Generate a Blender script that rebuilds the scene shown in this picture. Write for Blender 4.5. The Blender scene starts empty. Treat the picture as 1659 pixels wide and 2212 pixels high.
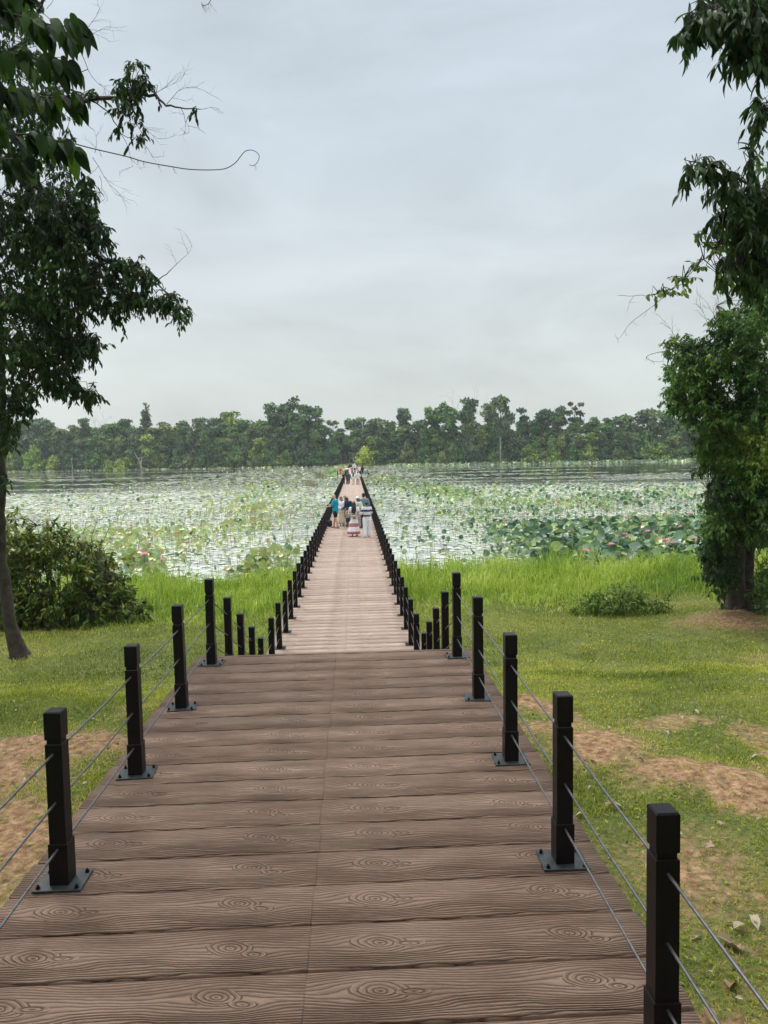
import bpy, bmesh, math, random
import numpy as np
from math import sin, cos, radians, pi
from mathutils import Vector, Matrix
HAZE = True
random.seed(7); RS = np.random.RandomState(11)
D = bpy.data; SC = bpy.context.scene; COL = SC.collection

# ------------------------------------------------------------------ camera
CX, CZ = 0.239, 2.1
YAW, PIT, ROL = radians(2.25), radians(4.36), radians(1.15)
Fv = Vector((sin(YAW)*cos(PIT), cos(YAW)*cos(PIT), -sin(PIT)))
r0 = Vector((cos(YAW), -sin(YAW), 0)); u0 = r0.cross(Fv)
Rv = r0*cos(ROL) - u0*sin(ROL); Uv = Rv.cross(Fv)
cam_d = D.cameras.new('camera'); cam = D.objects.new('camera', cam_d); COL.objects.link(cam)
cam_d.sensor_fit = 'VERTICAL'; cam_d.sensor_height = 36; cam_d.lens = 26
cam_d.clip_start = 0.05; cam_d.clip_end = 4000
M3 = Matrix((Rv, Uv, -Fv)).transposed()
cam.matrix_world = Matrix.Translation((CX, 0, CZ)) @ M3.to_4x4()
SC.camera = cam
FP = 26/36*2212                       # focal length in the measuring scale (1659 x 2212)
def raydir(px, py):
    return Fv + Rv*((px-829.5)/FP) + Uv*((1106-py)/FP)
def at_y(px, py, Y):                  # point on that ray at distance Y along the walkway
    d = raydir(px, py); t = Y/d.y
    return Vector((CX, 0, CZ)) + d*t
def at_z(px, py, Z):
    d = raydir(px, py); t = (Z-CZ)/d.z
    return Vector((CX, 0, CZ)) + d*t

# ------------------------------------------------------------------ world, sun, exposure
SUN_EL, SUN_AZ = radians(52), radians(-35)
w = D.worlds.new('World'); SC.world = w; w.use_nodes = True
def build_world():
    nt = w.node_tree; nt.nodes.clear(); N = nt.nodes.new; L = nt.links.new
    out = N('ShaderNodeOutputWorld'); bg = N('ShaderNodeBackground'); bg.inputs[1].default_value = 0.1
    sky = N('ShaderNodeTexSky'); sky.sky_type = 'NISHITA'; sky.sun_disc = False
    sky.sun_elevation = SUN_EL; sky.sun_rotation = SUN_AZ; sky.air_density = 1.5; sky.dust_density = 3
    tc = N('ShaderNodeTexCoord'); sp = N('ShaderNodeSeparateXYZ'); L(tc.outputs['Generated'], sp.inputs[0])
    cr = N('ShaderNodeValToRGB'); L(sp.outputs[2], cr.inputs[0])
    e = cr.color_ramp.elements
    e[0].position = 0.0; e[0].color = (.685, .735, .715, 1)
    e[1].position = 1.0; e[1].color = (3.2, 3.25, 3.3, 1)
    for p, c in ((.10, (.68, .735, .725)), (.22, (.635, .70, .73)), (.38, (.592, .672, .74)), (.56, (.60, .69, .765)), (.68, (1.5, 1.58, 1.66))):
        q = e.new(p); q.color = (*c, 1)
    # flattened cloud layers: planar projection on a cloud deck
    mp = N('ShaderNodeMapping'); mp.inputs['Scale'].default_value = (1.4, 1.4, 4.2); L(tc.outputs['Generated'], mp.inputs[0])
    n1 = N('ShaderNodeTexNoise'); n1.inputs['Scale'].default_value = 1.7; n1.inputs['Detail'].default_value = 8; n1.inputs['Roughness'].default_value = .56
    n1.inputs['Distortion'].default_value = .4
    L(mp.outputs[0], n1.inputs[0])
    mr = N('ShaderNodeMapRange'); L(n1.outputs[0], mr.inputs[0])
    mr.inputs[1].default_value = .32; mr.inputs[2].default_value = .68; mr.inputs[3].default_value = .87; mr.inputs[4].default_value = 1.13
    mu = N('ShaderNodeVectorMath'); mu.operation = 'SCALE'; L(cr.outputs[0], mu.inputs[0]); L(mr.outputs[0], mu.inputs['Scale'])
    mu2 = N('ShaderNodeVectorMath'); mu2.operation = 'SCALE'; L(mu.outputs[0], mu2.inputs[0]); mu2.inputs['Scale'].default_value = 10*SKYK
    mx = N('ShaderNodeMix'); mx.data_type = 'RGBA'; mx.inputs[0].default_value = .95
    L(sky.outputs[0], mx.inputs[6]); L(mu2.outputs[0], mx.inputs[7]); L(mx.outputs[2], bg.inputs[0]); L(bg.outputs[0], out.inputs[0])
SKYK = 0.87
build_world()
sd = D.lights.new('sun', 'SUN'); sd.energy = 1.5; sd.angle = radians(12); sd.color = (1, .96, .88)
so = D.objects.new('sun', sd); COL.objects.link(so)
sdir = Vector((sin(SUN_AZ)*cos(SUN_EL), cos(SUN_AZ)*cos(SUN_EL), sin(SUN_EL)))
so.rotation_euler = sdir.to_track_quat('Z', 'Y').to_euler()
SC.view_settings.view_transform = 'Standard'; SC.view_settings.look = 'None'
SC.view_settings.gamma = 1; SC.view_settings.exposure = 0.25
SC.cycles.max_bounces = 6; SC.cycles.diffuse_bounces = 3; SC.cycles.glossy_bounces = 2
SC.cycles.transmission_bounces = 2; SC.cycles.transparent_max_bounces = 4; SC.cycles.volume_bounces = 0
SC.cycles.caustics_reflective = False; SC.cycles.caustics_refractive = False

# ------------------------------------------------------------------ tags and meshes
ROOTS = []
def tag(o, label=None, cat=None, group=None, kind=None):
    if label: o['label'] = label
    if cat: o['category'] = cat
    if group: o['group'] = group
    if kind: o['kind'] = kind
    return o
def link(name, me, mat=None, parent=None):
    o = D.objects.new(name, me); COL.objects.link(o)
    if mat is not None:
        me.materials.clear()
        for m in (mat if isinstance(mat, (list, tuple)) else [mat]): me.materials.append(m)
    if parent is not None: o.parent = parent
    return o
def empty(name, loc=(0, 0, 0), rz=0):
    o = D.objects.new(name, None); COL.objects.link(o); o.location = loc; o.rotation_euler = (0, 0, rz)
    o.empty_display_size = .2
    return o
def raw_mesh(name, V, F, tone=None, smooth=False):
    """V (n,3), F (m,k) with one k; tone per vertex."""
    V = np.asarray(V, np.float32); F = np.asarray(F, np.int32)
    me = D.meshes.new(name); me.vertices.add(len(V)); me.vertices.foreach_set('co', V.ravel())
    k = F.shape[1]; me.loops.add(F.size); me.loops.foreach_set('vertex_index', F.ravel())
    me.polygons.add(len(F)); me.polygons.foreach_set('loop_start', np.arange(0, F.size, k, dtype=np.int32))
    if smooth: me.polygons.foreach_set('use_smooth', np.ones(len(F), bool))
    me.update(calc_edges=True)
    if tone is not None:
        a = me.attributes.new('tone', 'FLOAT', 'POINT'); a.data.foreach_set('value', np.asarray(tone, np.float32))
    return me
class MB:
    """collects boxes, tubes, lathes into one mesh"""
    def __init__(s): s.v = []; s.f = []; s.mi = []
    def add(s, vs, fs, m=0):
        n = len(s.v); s.v += [tuple(v) for v in vs]; s.f += [tuple(i+n for i in f) for f in fs]; s.mi += [m]*len(fs); return s
    def box(s, c, d, rz=0, m=0, bev=0.0):
        x, y, z = d[0]/2, d[1]/2, d[2]/2
        if bev > 0:
            b = bev; vs = []
            for zz, i in ((-z, b), (-z+b, 0), (z-b, 0), (z, b)):
                vs += [(-x+i, -y+i, zz), (x-i, -y+i, zz), (x-i, y-i, zz), (-x+i, y-i, zz)]
            fs = [(3, 2, 1, 0), (12, 13, 14, 15)]
            for r in range(3):
                for k in range(4): a = r*4; fs.append((a+k, a+(k+1) % 4, a+4+(k+1) % 4, a+4+k))
        else:
            vs = [(a, b_, c_) for c_ in (-z, z) for a, b_ in ((-x, -y), (x, -y), (x, y), (-x, y))]
            fs = [(3, 2, 1, 0), (4, 5, 6, 7), (0, 1, 5, 4), (1, 2, 6, 5), (2, 3, 7, 6), (3, 0, 4, 7)]
        ca, sa = cos(rz), sin(rz)
        s.add([(c[0]+a*ca-b_*sa, c[1]+a*sa+b_*ca, c[2]+c_) for a, b_, c_ in vs], fs, m); return s
    def tube(s, pts, rad, n=6, m=0, wob=0):
        pts = [Vector(p) for p in pts]; rings = []; up = Vector((0, 0, 1))
        if not hasattr(rad, '__len__'): rad = [rad]*len(pts)
        prev = None
        for i, p in enumerate(pts):
            t = (pts[min(i+1, len(pts)-1)]-pts[max(i-1, 0)]).normalized()
            if prev is None: a = t.cross(up if abs(t.z) < .95 else Vector((1, 0, 0))).normalized()
            else: a = (prev - t*prev.dot(t)).normalized()
            prev = a; b = t.cross(a)
            rings.append([p + (a*cos(2*pi*k/n)+b*sin(2*pi*k/n))*rad[i]*(1+(random.uniform(-wob, wob) if wob else 0)) for k in range(n)])
        vs = [v for r in rings for v in r]; fs = []
        for i in range(len(rings)-1):
            for k in range(n): fs.append((i*n+k, i*n+(k+1) % n, (i+1)*n+(k+1) % n, (i+1)*n+k))
        fs += [tuple(range(n-1, -1, -1)), tuple((len(rings)-1)*n+k for k in range(n))]
        s.add(vs, fs, m); return s
    def loft(s, rings, n=16, m=0, fold=0, nf=10, ph=0):
        """rings: (z, cx, cy, rx, ry)"""
        vs = []; fs = []
        for j, (z, cx, cy, rx, ry) in enumerate(rings):
            for k in range(n):
                a = 2*pi*k/n; q = 1+fold*(j/(len(rings)-1))*sin(nf*a+ph)
                vs.append((cx+rx*q*cos(a), cy+ry*q*sin(a), z))
        for j in range(len(rings)-1):
            for k in range(n): fs.append((j*n+k, j*n+(k+1) % n, (j+1)*n+(k+1) % n, (j+1)*n+k))
        fs += [tuple(range(n-1, -1, -1)), tuple((len(rings)-1)*n+k for k in range(n))]
        if rings[0][0] > rings[-1][0]: fs = [f[::-1] for f in fs]
        s.add(vs, fs, m); return s
    def ell(s, c, r, n=12, rot=None):
        vs = []; fs = []; h = n//2
        c = Vector(c)
        for j in range(1, h):
            th = pi*j/h
            for k in range(n):
                a = 2*pi*k/n; v = Vector((r[0]*sin(th)*cos(a), r[1]*sin(th)*sin(a), -r[2]*cos(th)))
                if rot is not None: v = rot @ v
                vs.append(c+v)
        b = Vector((0, 0, -r[2])); t = Vector((0, 0, r[2]))
        if rot is not None: b = rot @ b; t = rot @ t
        vs += [c+b, c+t]; B = len(vs)-2; T = B+1
        for j in range(h-2):
            for k in range(n): fs.append((j*n+k, j*n+(k+1) % n, (j+1)*n+(k+1) % n, (j+1)*n+k))
        for k in range(n):
            fs.append((B, (k+1) % n, k)); fs.append((T, (h-2)*n+k, (h-2)*n+(k+1) % n))
        s.add(vs, fs); return s
    def cap(s, p0, r0_, p1, r1_, n=10):
        p0 = Vector(p0); p1 = Vector(p1)
        s.ell(p0, (r0_,)*3, n); s.ell(p1, (r1_,)*3, n)
        if (p1-p0).length > 1e-4: s.tube([p0, p1], [r0_, r1_], n)
        return s
    def mesh(s, name, smooth=False):
        me = D.meshes.new(name); me.from_pydata(s.v, [], s.f)
        if any(s.mi): me.polygons.foreach_set('material_index', s.mi)
        if smooth: me.polygons.foreach_set('use_smooth', [True]*len(s.f))
        me.update(); return me
    def build(s, name, mat, parent=None, smooth=False): return link(name, s.mesh(name, smooth), mat, parent)
    def remesh(s, name, mat, parent, vox, it=3):
        o = link(name, s.mesh(name), None, None)
        m = o.modifiers.new('r', 'REMESH'); m.mode = 'VOXEL'; m.voxel_size = vox; m.use_smooth_shade = True
        sm = o.modifiers.new('s', 'SMOOTH'); sm.iterations = it; sm.factor = .5
        dg = bpy.context.evaluated_depsgraph_get(); dg.update()
        me = D.meshes.new_from_object(o.evaluated_get(dg)); o.modifiers.clear()
        old = o.data; o.data = me; D.meshes.remove(old); me.name = name
        me.materials.clear(); me.materials.append(mat)
        o.parent = parent
        return o

def vnoise(x, y, seed=0):
    xi = np.floor(x).astype(np.int64); yi = np.floor(y).astype(np.int64); xf = x-xi; yf = y-yi
    def h(a, b):
        n = (a*374761393 + b*668265263 + seed*1442695041) & 0x7fffffff
        n = ((n ^ (n >> 13))*1274126177) & 0x7fffffff
        return ((n ^ (n >> 16)) & 0xffff)/65535.
    u = xf*xf*(3-2*xf); v = yf*yf*(3-2*yf)
    return (h(xi, yi)*(1-u)+h(xi+1, yi)*u)*(1-v)+(h(xi, yi+1)*(1-u)+h(xi+1, yi+1)*u)*v
def fbm(x, y, o=4, seed=0):
    x = np.asarray(x, float); y = np.asarray(y, float); s = 0; a = .5; t = 0
    for i in range(o): s = s+a*vnoise(x*2**i, y*2**i, seed+i); t += a; a *= .5
    return s/t
def sst(a, b, x): t = np.clip((x-a)/(b-a), 0, 1); return t*t*(3-2*t)

# ------------------------------------------------------------------ materials
def mat_new(name):
    m = D.materials.new(name); m.use_nodes = True; nt = m.node_tree
    return m, nt, nt.nodes['Principled BSDF'], nt.nodes.new, nt.links.new
def simple(name, col, rough=.6, metal=0, var=.15, scale=8, bump=0, bscale=60, spec=.5):
    m, nt, P, N, L = mat_new(name)
    tc = N('ShaderNodeTexCoord'); n = N('ShaderNodeTexNoise'); n.inputs['Scale'].default_value = scale; n.inputs['Detail'].default_value = 5
    L(tc.outputs['Object'], n.inputs[0])
    r = N('ShaderNodeMapRange'); L(n.outputs[0], r.inputs[0]); r.inputs[1].default_value = .3; r.inputs[2].default_value = .7
    r.inputs[3].default_value = 1-var; r.inputs[4].default_value = 1+var
    s = N('ShaderNodeVectorMath'); s.operation = 'SCALE'; s.inputs[0].default_value = col; L(r.outputs[0], s.inputs['Scale'])
    L(s.outputs[0], P.inputs['Base Color']); P.inputs['Roughness'].default_value = rough; P.inputs['Metallic'].default_value = metal
    P.inputs['Specular IOR Level'].default_value = spec
    if bump:
        b = N('ShaderNodeBump'); b.inputs['Strength'].default_value = bump; b.inputs['Distance'].default_value = .01
        n2 = N('ShaderNodeTexNoise'); n2.inputs['Scale'].default_value = bscale; n2.inputs['Detail'].default_value = 6
        L(tc.outputs['Object'], n2.inputs[0]); L(n2.outputs[0], b.inputs['Height']); L(b.outputs[0], P.inputs['Normal'])
    return m
def leaf(name, cols, rough=.45, trans=.25, spec=.22, objvar=0):
    """colour ramp over the per-leaf 'tone' attribute"""
    m, nt, P, N, L = mat_new(name)
    a = N('ShaderNodeAttribute'); a.attribute_name = 'tone'
    r = N('ShaderNodeValToRGB'); e = r.color_ramp.elements
    e[0].color = (*cols[0], 1); e[1].color = (*cols[-1], 1)
    for i, c in enumerate(cols[1:-1]): q = e.new((i+1)/(len(cols)-1)); q.color = (*c, 1)
    L(a.outputs['Fac'], r.inputs[0]); col = r.outputs[0]
    if objvar:
        oi = N('ShaderNodeObjectInfo'); h = N('ShaderNodeHueSaturation')
        mr = N('ShaderNodeMapRange'); L(oi.outputs['Random'], mr.inputs[0]); mr.inputs[3].default_value = 1-objvar; mr.inputs[4].default_value = 1+objvar
        m2 = N('ShaderNodeMapRange'); L(oi.outputs['Random'], m2.inputs[0]); m2.inputs[3].default_value = .515; m2.inputs[4].default_value = .475
        L(mr.outputs[0], h.inputs['Value']); L(m2.outputs[0], h.inputs['Hue']); L(col, h.inputs['Color']); col = h.outputs[0]
    L(col, P.inputs['Base Color']); P.inputs['Roughness'].default_value = rough; P.inputs['Specular IOR Level'].default_value = spec
    if trans:
        t = N('ShaderNodeBsdfTranslucent'); mx = N('ShaderNodeMixShader'); mx.inputs[0].default_value = trans
        L(col, t.inputs[0]); L(P.outputs[0], mx.inputs[1]); L(t.outputs[0], mx.inputs[2])
        L(mx.outputs[0], nt.nodes['Material Output'].inputs[0])
    return m

PLW, MODW, PH = .3055, 1.475, .1          # plank pitch, mould width, plank phase
GAPY = 2.894 % PLW
def deck_material(name, base, dark, light, y_off, glare=1):
    m, nt, P, N, L = mat_new(name)
    def math_(op, a, b=None, c=None):
        n = N('ShaderNodeMath'); n.operation = op
        for i, x in enumerate((a, b, c)):
            if x is None: continue
            if isinstance(x, (int, float)): n.inputs[i].default_value = x
            else: L(x, n.inputs[i])
        return n.outputs[0]
    tc = N('ShaderNodeTexCoord'); sp = N('ShaderNodeSeparateXYZ'); L(tc.outputs['Object'], sp.inputs[0])
    X, Y = sp.outputs[0], sp.outputs[1]
    ys = math_('SUBTRACT', Y, y_off)
    row = math_('FLOOR', math_('DIVIDE', ys, PLW)); v = math_('SUBTRACT', ys, math_('MULTIPLY', row, PLW))
    wn = N('ShaderNodeTexWhiteNoise'); wn.noise_dimensions = '1D'; L(row, wn.inputs['W'])
    side = math_('FLOOR', math_('DIVIDE', X, MODW))
    u0_ = math_('SUBTRACT', X, math_('MULTIPLY', side, MODW))
    u = math_('ADD', u0_, math_('MULTIPLY', math_('SUBTRACT', wn.outputs[0], .5), .05))
    cb = N('ShaderNodeCombineXYZ'); L(u, cb.inputs[0]); L(v, cb.inputs[1])
    def nz(sx, sy, sc, det, src, dist=0):
        mp = N('ShaderNodeMapping'); mp.inputs['Scale'].default_value = (sx, sy, 1); L(src, mp.inputs[0])
        n = N('ShaderNodeTexNoise'); n.inputs['Scale'].default_value = sc; n.inputs['Detail'].default_value = det; L(mp.outputs[0], n.inputs[0]); n.inputs['Distortion'].default_value = dist
        return n.outputs[0]
    f = v
    nA = nz(2.2, 9, 1, 2, cb.outputs[0]); f = math_('ADD', f, math_('MULTIPLY', nA, .055))
    nB = nz(9, 40, 1, 3, cb.outputs[0]); f = math_('ADD', f, math_('MULTIPLY', nB, .010))
    knots = []
    sr = N('ShaderNodeSeparateColor'); L(wn.outputs[1], sr.inputs[0])
    dvv = math_('MULTIPLY', math_('SUBTRACT', sr.outputs[1], .5), .03); am = math_('ADD', .8, math_('MULTIPLY', sr.outputs[2], .4))
    v2 = math_('ADD', v, dvv)
    rn = math_('MULTIPLY', math_('SUBTRACT', nz(14, 22, 1, 2, cb.outputs[0]), .5), .55)
    ringm = None; ringv = None
    for (ku, kv, sx, sy, a_) in ((.305, .160, .18, .072, .80), (1.135, .165, .15, .066, .80), (1.235, .125, .10, .035, .45)):
        du = math_('DIVIDE', math_('SUBTRACT', u, ku), sx); dv0 = math_('SUBTRACT', v2, kv); dv = math_('DIVIDE', dv0, sy)
        r2 = math_('ADD', math_('MULTIPLY', du, du), math_('MULTIPLY', dv, dv))
        g = math_('POWER', 2.718, math_('MULTIPLY', r2, -.5)); f = math_('SUBTRACT', f, math_('MULTIPLY', math_('MULTIPLY', math_('MULTIPLY', g, dv0), a_), am))
    for (ku, kv, sx, sy, nr) in ((.305, .160, .125, .066, 4.4), (1.135, .168, .100, .058, 4.2), (1.245, .122, .06, .028, 2.2), (.435, .150, .07, .020, 1.8)):
        du0 = math_('SUBTRACT', u, ku); dv0 = math_('SUBTRACT', v2, kv)
        du = math_('DIVIDE', math_('ADD', du0, math_('MULTIPLY', dv0, .5)), sx); dv = math_('DIVIDE', dv0, sy)
        r = math_('ADD', math_('SQRT', math_('ADD', math_('MULTIPLY', du, du), math_('MULTIPLY', dv, dv))), math_('MULTIPLY', rn, .5))
        m_ = math_('LESS_THAN', r, 1.0)
        # rings crowd towards the upper left like a cast knot: shift centre with radius
        rv = math_('MULTIPLY', math_('ADD', r, math_('MULTIPLY', dv, -.18)), nr)
        if ringm is None: ringm, ringv = m_, rv
        else:
            mm = N('ShaderNodeMix'); mm.data_type = 'FLOAT'; L(m_, mm.inputs[0]); L(ringv, mm.inputs[2]); L(rv, mm.inputs[3]); ringv = mm.outputs[0]; ringm = math_('MAXIMUM', ringm, m_)
    fl = math_('DIVIDE', f, .0158)
    mm = N('ShaderNodeMix'); mm.data_type = 'FLOAT'; L(ringm, mm.inputs[0]); L(fl, mm.inputs[2]); L(ringv, mm.inputs[3])
    s = math_('FRACT', mm.outputs[0])
    # saw ridge: slow rise, quick fall, rounded
    rise = math_('MINIMUM', math_('MULTIPLY', s, 1.9), math_('MINIMUM', math_('MULTIPLY', math_('SUBTRACT', 1, s), 5.0), 1.0))
    amp = nz(1.5, 7, 1, 2, cb.outputs[0]); ampr = N('ShaderNodeMapRange'); L(amp, ampr.inputs[0]); ampr.inputs[1].default_value = .3; ampr.inputs[2].default_value = .65; ampr.inputs[3].default_value = .25; ampr.inputs[4].default_value = 1
    h = math_('MULTIPLY', rise, ampr.outputs[0])
    ampm = math_('MAXIMUM', ampr.outputs[0], ringm); h = math_('MULTIPLY', rise, ampm)
    fine = nz(30, 330, 1, 2, cb.outputs[0]); h = math_('ADD', h, math_('MULTIPLY', fine, .25))
    seam = math_('GREATER_THAN', math_('ABSOLUTE', math_('ADD', X, math_('MULTIPLY', math_('SUBTRACT', wn.outputs[0], .5), .02))), .0035); h = math_('MULTIPLY', h, math_('ADD', math_('MULTIPLY', seam, .6), .4))
    b = N('ShaderNodeBump'); b.inputs['Strength'].default_value = 1.0; b.inputs['Distance'].default_value = .012; L(h, b.inputs['Height'])
    L(b.outputs[0], P.inputs['Normal'])
    # colour: dirt and painted-in relief shade in the grooves, worn tops, stains
    c1 = N('ShaderNodeMix'); c1.data_type = 'RGBA'; c1.inputs[6].default_value = (*dark, 1); c1.inputs[7].default_value = (*base, 1)
    gm = N('ShaderNodeMapRange'); L(h, gm.inputs[0]); gm.inputs[1].default_value = .0; gm.inputs[2].default_value = .52; L(gm.outputs[0], c1.inputs[0])
    big = nz(1.6, 4.5, 1, 7, tc.outputs['Object']); br = N('ShaderNodeMapRange'); L(big, br.inputs[0]); br.inputs[1].default_value = .40; br.inputs[2].default_value = .62
    c2 = N('ShaderNodeMix'); c2.data_type = 'RGBA'; L(c1.outputs[2], c2.inputs[6]); c2.inputs[7].default_value = (*light, 1)
    L(math_('MULTIPLY', br.outputs[0], math_('MULTIPLY', gm.outputs[0], .42)), c2.inputs[0])
    st = nz(5, 12, 1, 6, tc.outputs['Object'])
    val = math_('ADD', math_('ADD', .62, math_('MULTIPLY', st, .45)), math_('MULTIPLY', wn.outputs[0], .26))
    sc = N('ShaderNodeVectorMath'); sc.operation = 'SCALE'; L(c2.outputs[2], sc.inputs[0]); L(val, sc.inputs['Scale'])
    L(sc.outputs[0], P.inputs['Base Color'])
    rr = N('ShaderNodeMapRange'); L(st, rr.inputs[0]); rr.inputs[3].default_value = .58; rr.inputs[4].default_value = .82; L(rr.outputs[0], P.inputs['Roughness'])
    P.inputs['Specular IOR Level'].default_value = .28
    return m
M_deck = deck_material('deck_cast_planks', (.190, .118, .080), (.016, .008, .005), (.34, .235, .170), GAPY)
M_deckl = deck_material('deck_low_planks_lit', (.47, .345, .275), (.15, .095, .07), (.60, .475, .39), GAPY)  # paler copy of the planks: open-sky brightness is put into its colours
M_beam = simple('concrete_beam', (.16, .14, .12), .9, bump=.3)
M_black = simple('black_painted_steel', (.006, .005, .0055), .4, 0, .35, 14, .12, 180, .22)
M_plate = simple('weathered_plate', (.035, .042, .045), .45, .3, .4, 22, .2, 90)
M_cable = simple('dark_steel_cable', (.15, .15, .155), .4, .75, .3, 30)
M_bark = simple('bark', (.055, .045, .036), .9, 0, .5, 7, .9, 22)
M_barkp = simple('pale_bark', (.36, .33, .28), .85, 0, .3, 1.2)
M_dead = simple('dead_wood', (.38, .36, .32), .85, 0, .25, 2)
M_twig = simple('twig', (.05, .04, .032), .8)

# ------------------------------------------------------------------ terrain
WZ = -2.12
def shore(X): return np.clip(315-.33*np.asarray(X, float), 268, 400)
MND = [(2.35, 6.2, .55, .45, .13), (2.9, 5.5, .6, .38, .10), (3.5, 4.7, .7, .32, .06), (2.0, 7.7, .28, .28, .15), (-2.4, 6.9, .9, .5, .08), (-2.9, 6.0, .9, .5, .06), (8.9, 16.0, 1.3, 1.0, .22)]
def gz(x, y):
    x = np.asarray(x, float); y = np.asarray(y, float)
    z = -.52 - 1.13*sst(6.5, 13.5, y) - .16*sst(13.5, 19.5, y) - .5*sst(20.5, 28, y) - .9*sst(28, 40, y)
    z = z + .10*(fbm(x*.35, y*.35, 3, 5)-.5)*2*(1-sst(24, 30, y)) + .03*(fbm(x*2.2, y*2.2, 3, 9)-.5)*(1-sst(24, 30, y))
    for mx, my, rx, ry, h in MND: z = z+h*np.exp(-(((x-mx)/rx)**2+((y-my)/ry)**2))*(1+.5*(fbm(x*6, y*6, 3, 3)-.5))
    s = shore(x); f = sst(-8, 10, y-s); z = z*(1-f)+(-1.45)*f
    und = sst(.4, 1.1, 1.9-np.abs(x))            # keep the soil under the walkway low
    return z-.12*und*(y < 12)*(y > -20)
def soil(x, y):
    x = np.asarray(x, float); y = np.asarray(y, float)
    s = 0
    for mx, my, rx, ry, k in ((2.3, 6.15, .42, .38, .8), (2.8, 5.6, .45, .28, .9), (3.3, 5.05, .42, .20, .85), (2.05, 7.6, .25, .2, .5), (-2.5, 6.7, .9, .35, .75), (-3.2, 5.9, .9, .6, .75), (-2.3, 4.7, .55, .8, .7), (-2.0, 3.6, .4, .6, .45), (2.3, 4.3, .5, .6, .5), (2.6, 3.0, .6, 1.1, .45), (3.4, 3.6, .8, .7, .5), (8.6, 15.4, 1.5, 1.0, .6), (7.6, 12.0, 1.4, .9, .3)):
        s = np.maximum(s, k*np.exp(-(((x-mx)/rx)**2+((y-my)/ry)**2)*.8))
    n = fbm(x*1.3, y*1.3, 4, 21); n2 = fbm(x*5, y*5, 3, 31)
    s = s*(.75+.7*(n2-.3)) + .30*sst(.58, .74, n)*(1-sst(7, 12, y)) + .12*sst(.6, .75, n)*(1-sst(14, 18, y))
    return np.clip(s, 0, 1)
def axis(lo, f0, f1, hi, st):
    a = [f0]; s = st
    while a[-1] > lo: s *= 1.22; a.append(a[-1]-s)
    b = [f1]; s = st
    while b[-1] < hi: s *= 1.22; b.append(b[-1]+s)
    return np.array(a[::-1][:-1]+list(np.arange(f0, f1, st))+b)
def grid_mesh(name, xs, ys, zf, attr=None):
    XX, YY = np.meshgrid(xs, ys); V = np.stack([XX.ravel(), YY.ravel(), zf(XX, YY).ravel()], 1)
    nx, ny = len(xs), len(ys); i = np.arange((ny-1)*(nx-1)); r = i//(nx-1); c = i % (nx-1); b = r*nx+c
    F = np.stack([b, b+1, b+nx+1, b+nx], 1)
    return raw_mesh(name, V, F, attr(XX, YY).ravel() if attr is not None else None, True)
def ground_mat():
    m, nt, P, N, L = mat_new('lawn_soil')
    a = N('ShaderNodeAttribute'); a.attribute_name = 'tone'
    tc = N('ShaderNodeTexCoord')
    def nz(s, d=6):
        n = N('ShaderNodeTexNoise'); n.inputs['Scale'].default_value = s; n.inputs['Detail'].default_value = d; L(tc.outputs['Object'], n.inputs[0]); return n.outputs[0]
    g = N('ShaderNodeValToRGB'); L(nz(2.3), g.inputs[0]); e = g.color_ramp.elements
    e[0].position = .3; e[0].color = (.075, .105, .026, 1); e[1].position = .7; e[1].color = (.15, .165, .05, 1)
    s = N('ShaderNodeValToRGB'); L(nz(15, 9), s.inputs[0]); e = s.color_ramp.elements
    e[0].position = .3; e[0].color = (.15, .080, .038, 1); e[1].position = .72; e[1].color = (.46, .295, .17, 1)
    f = N('ShaderNodeMath'); f.operation = 'ADD'; L(a.outputs['Fac'], f.inputs[0])
    r = N('ShaderNodeMapRange'); L(nz(16), r.inputs[0]); r.inputs[1].default_value = .3; r.inputs[2].default_value = .7; r.inputs[3].default_value = -.18; r.inputs[4].default_value = .18
    L(r.outputs[0], f.inputs[1])
    c = N('ShaderNodeMapRange'); L(f.outputs[0], c.inputs[0]); c.inputs[1].default_value = .15; c.inputs[2].default_value = .55
    mx = N('ShaderNodeMix'); mx.data_type = 'RGBA'; L(c.outputs[0], mx.inputs[0]); L(g.outputs[0], mx.inputs[6]); L(s.outputs[0], mx.inputs[7])
    L(mx.outputs[2], P.inputs['Base Color']); P.inputs['Roughness'].default_value = .95; P.inputs['Specular IOR Level'].default_value = .2
    b = N('ShaderNodeBump'); b.inputs['Strength'].default_value = 1; b.inputs['Distance'].default_value = .06; L(nz(22, 10), b.inputs['Height']); L(b.outputs[0], P.inputs['Normal'])
    return m
gm = grid_mesh('ground', axis(-470, -9.5, 10.5, 470, .09), axis(-60, -1, 28, 640, .09), gz, soil)
tag(link('ground', gm, ground_mat()), kind='structure')

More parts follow.
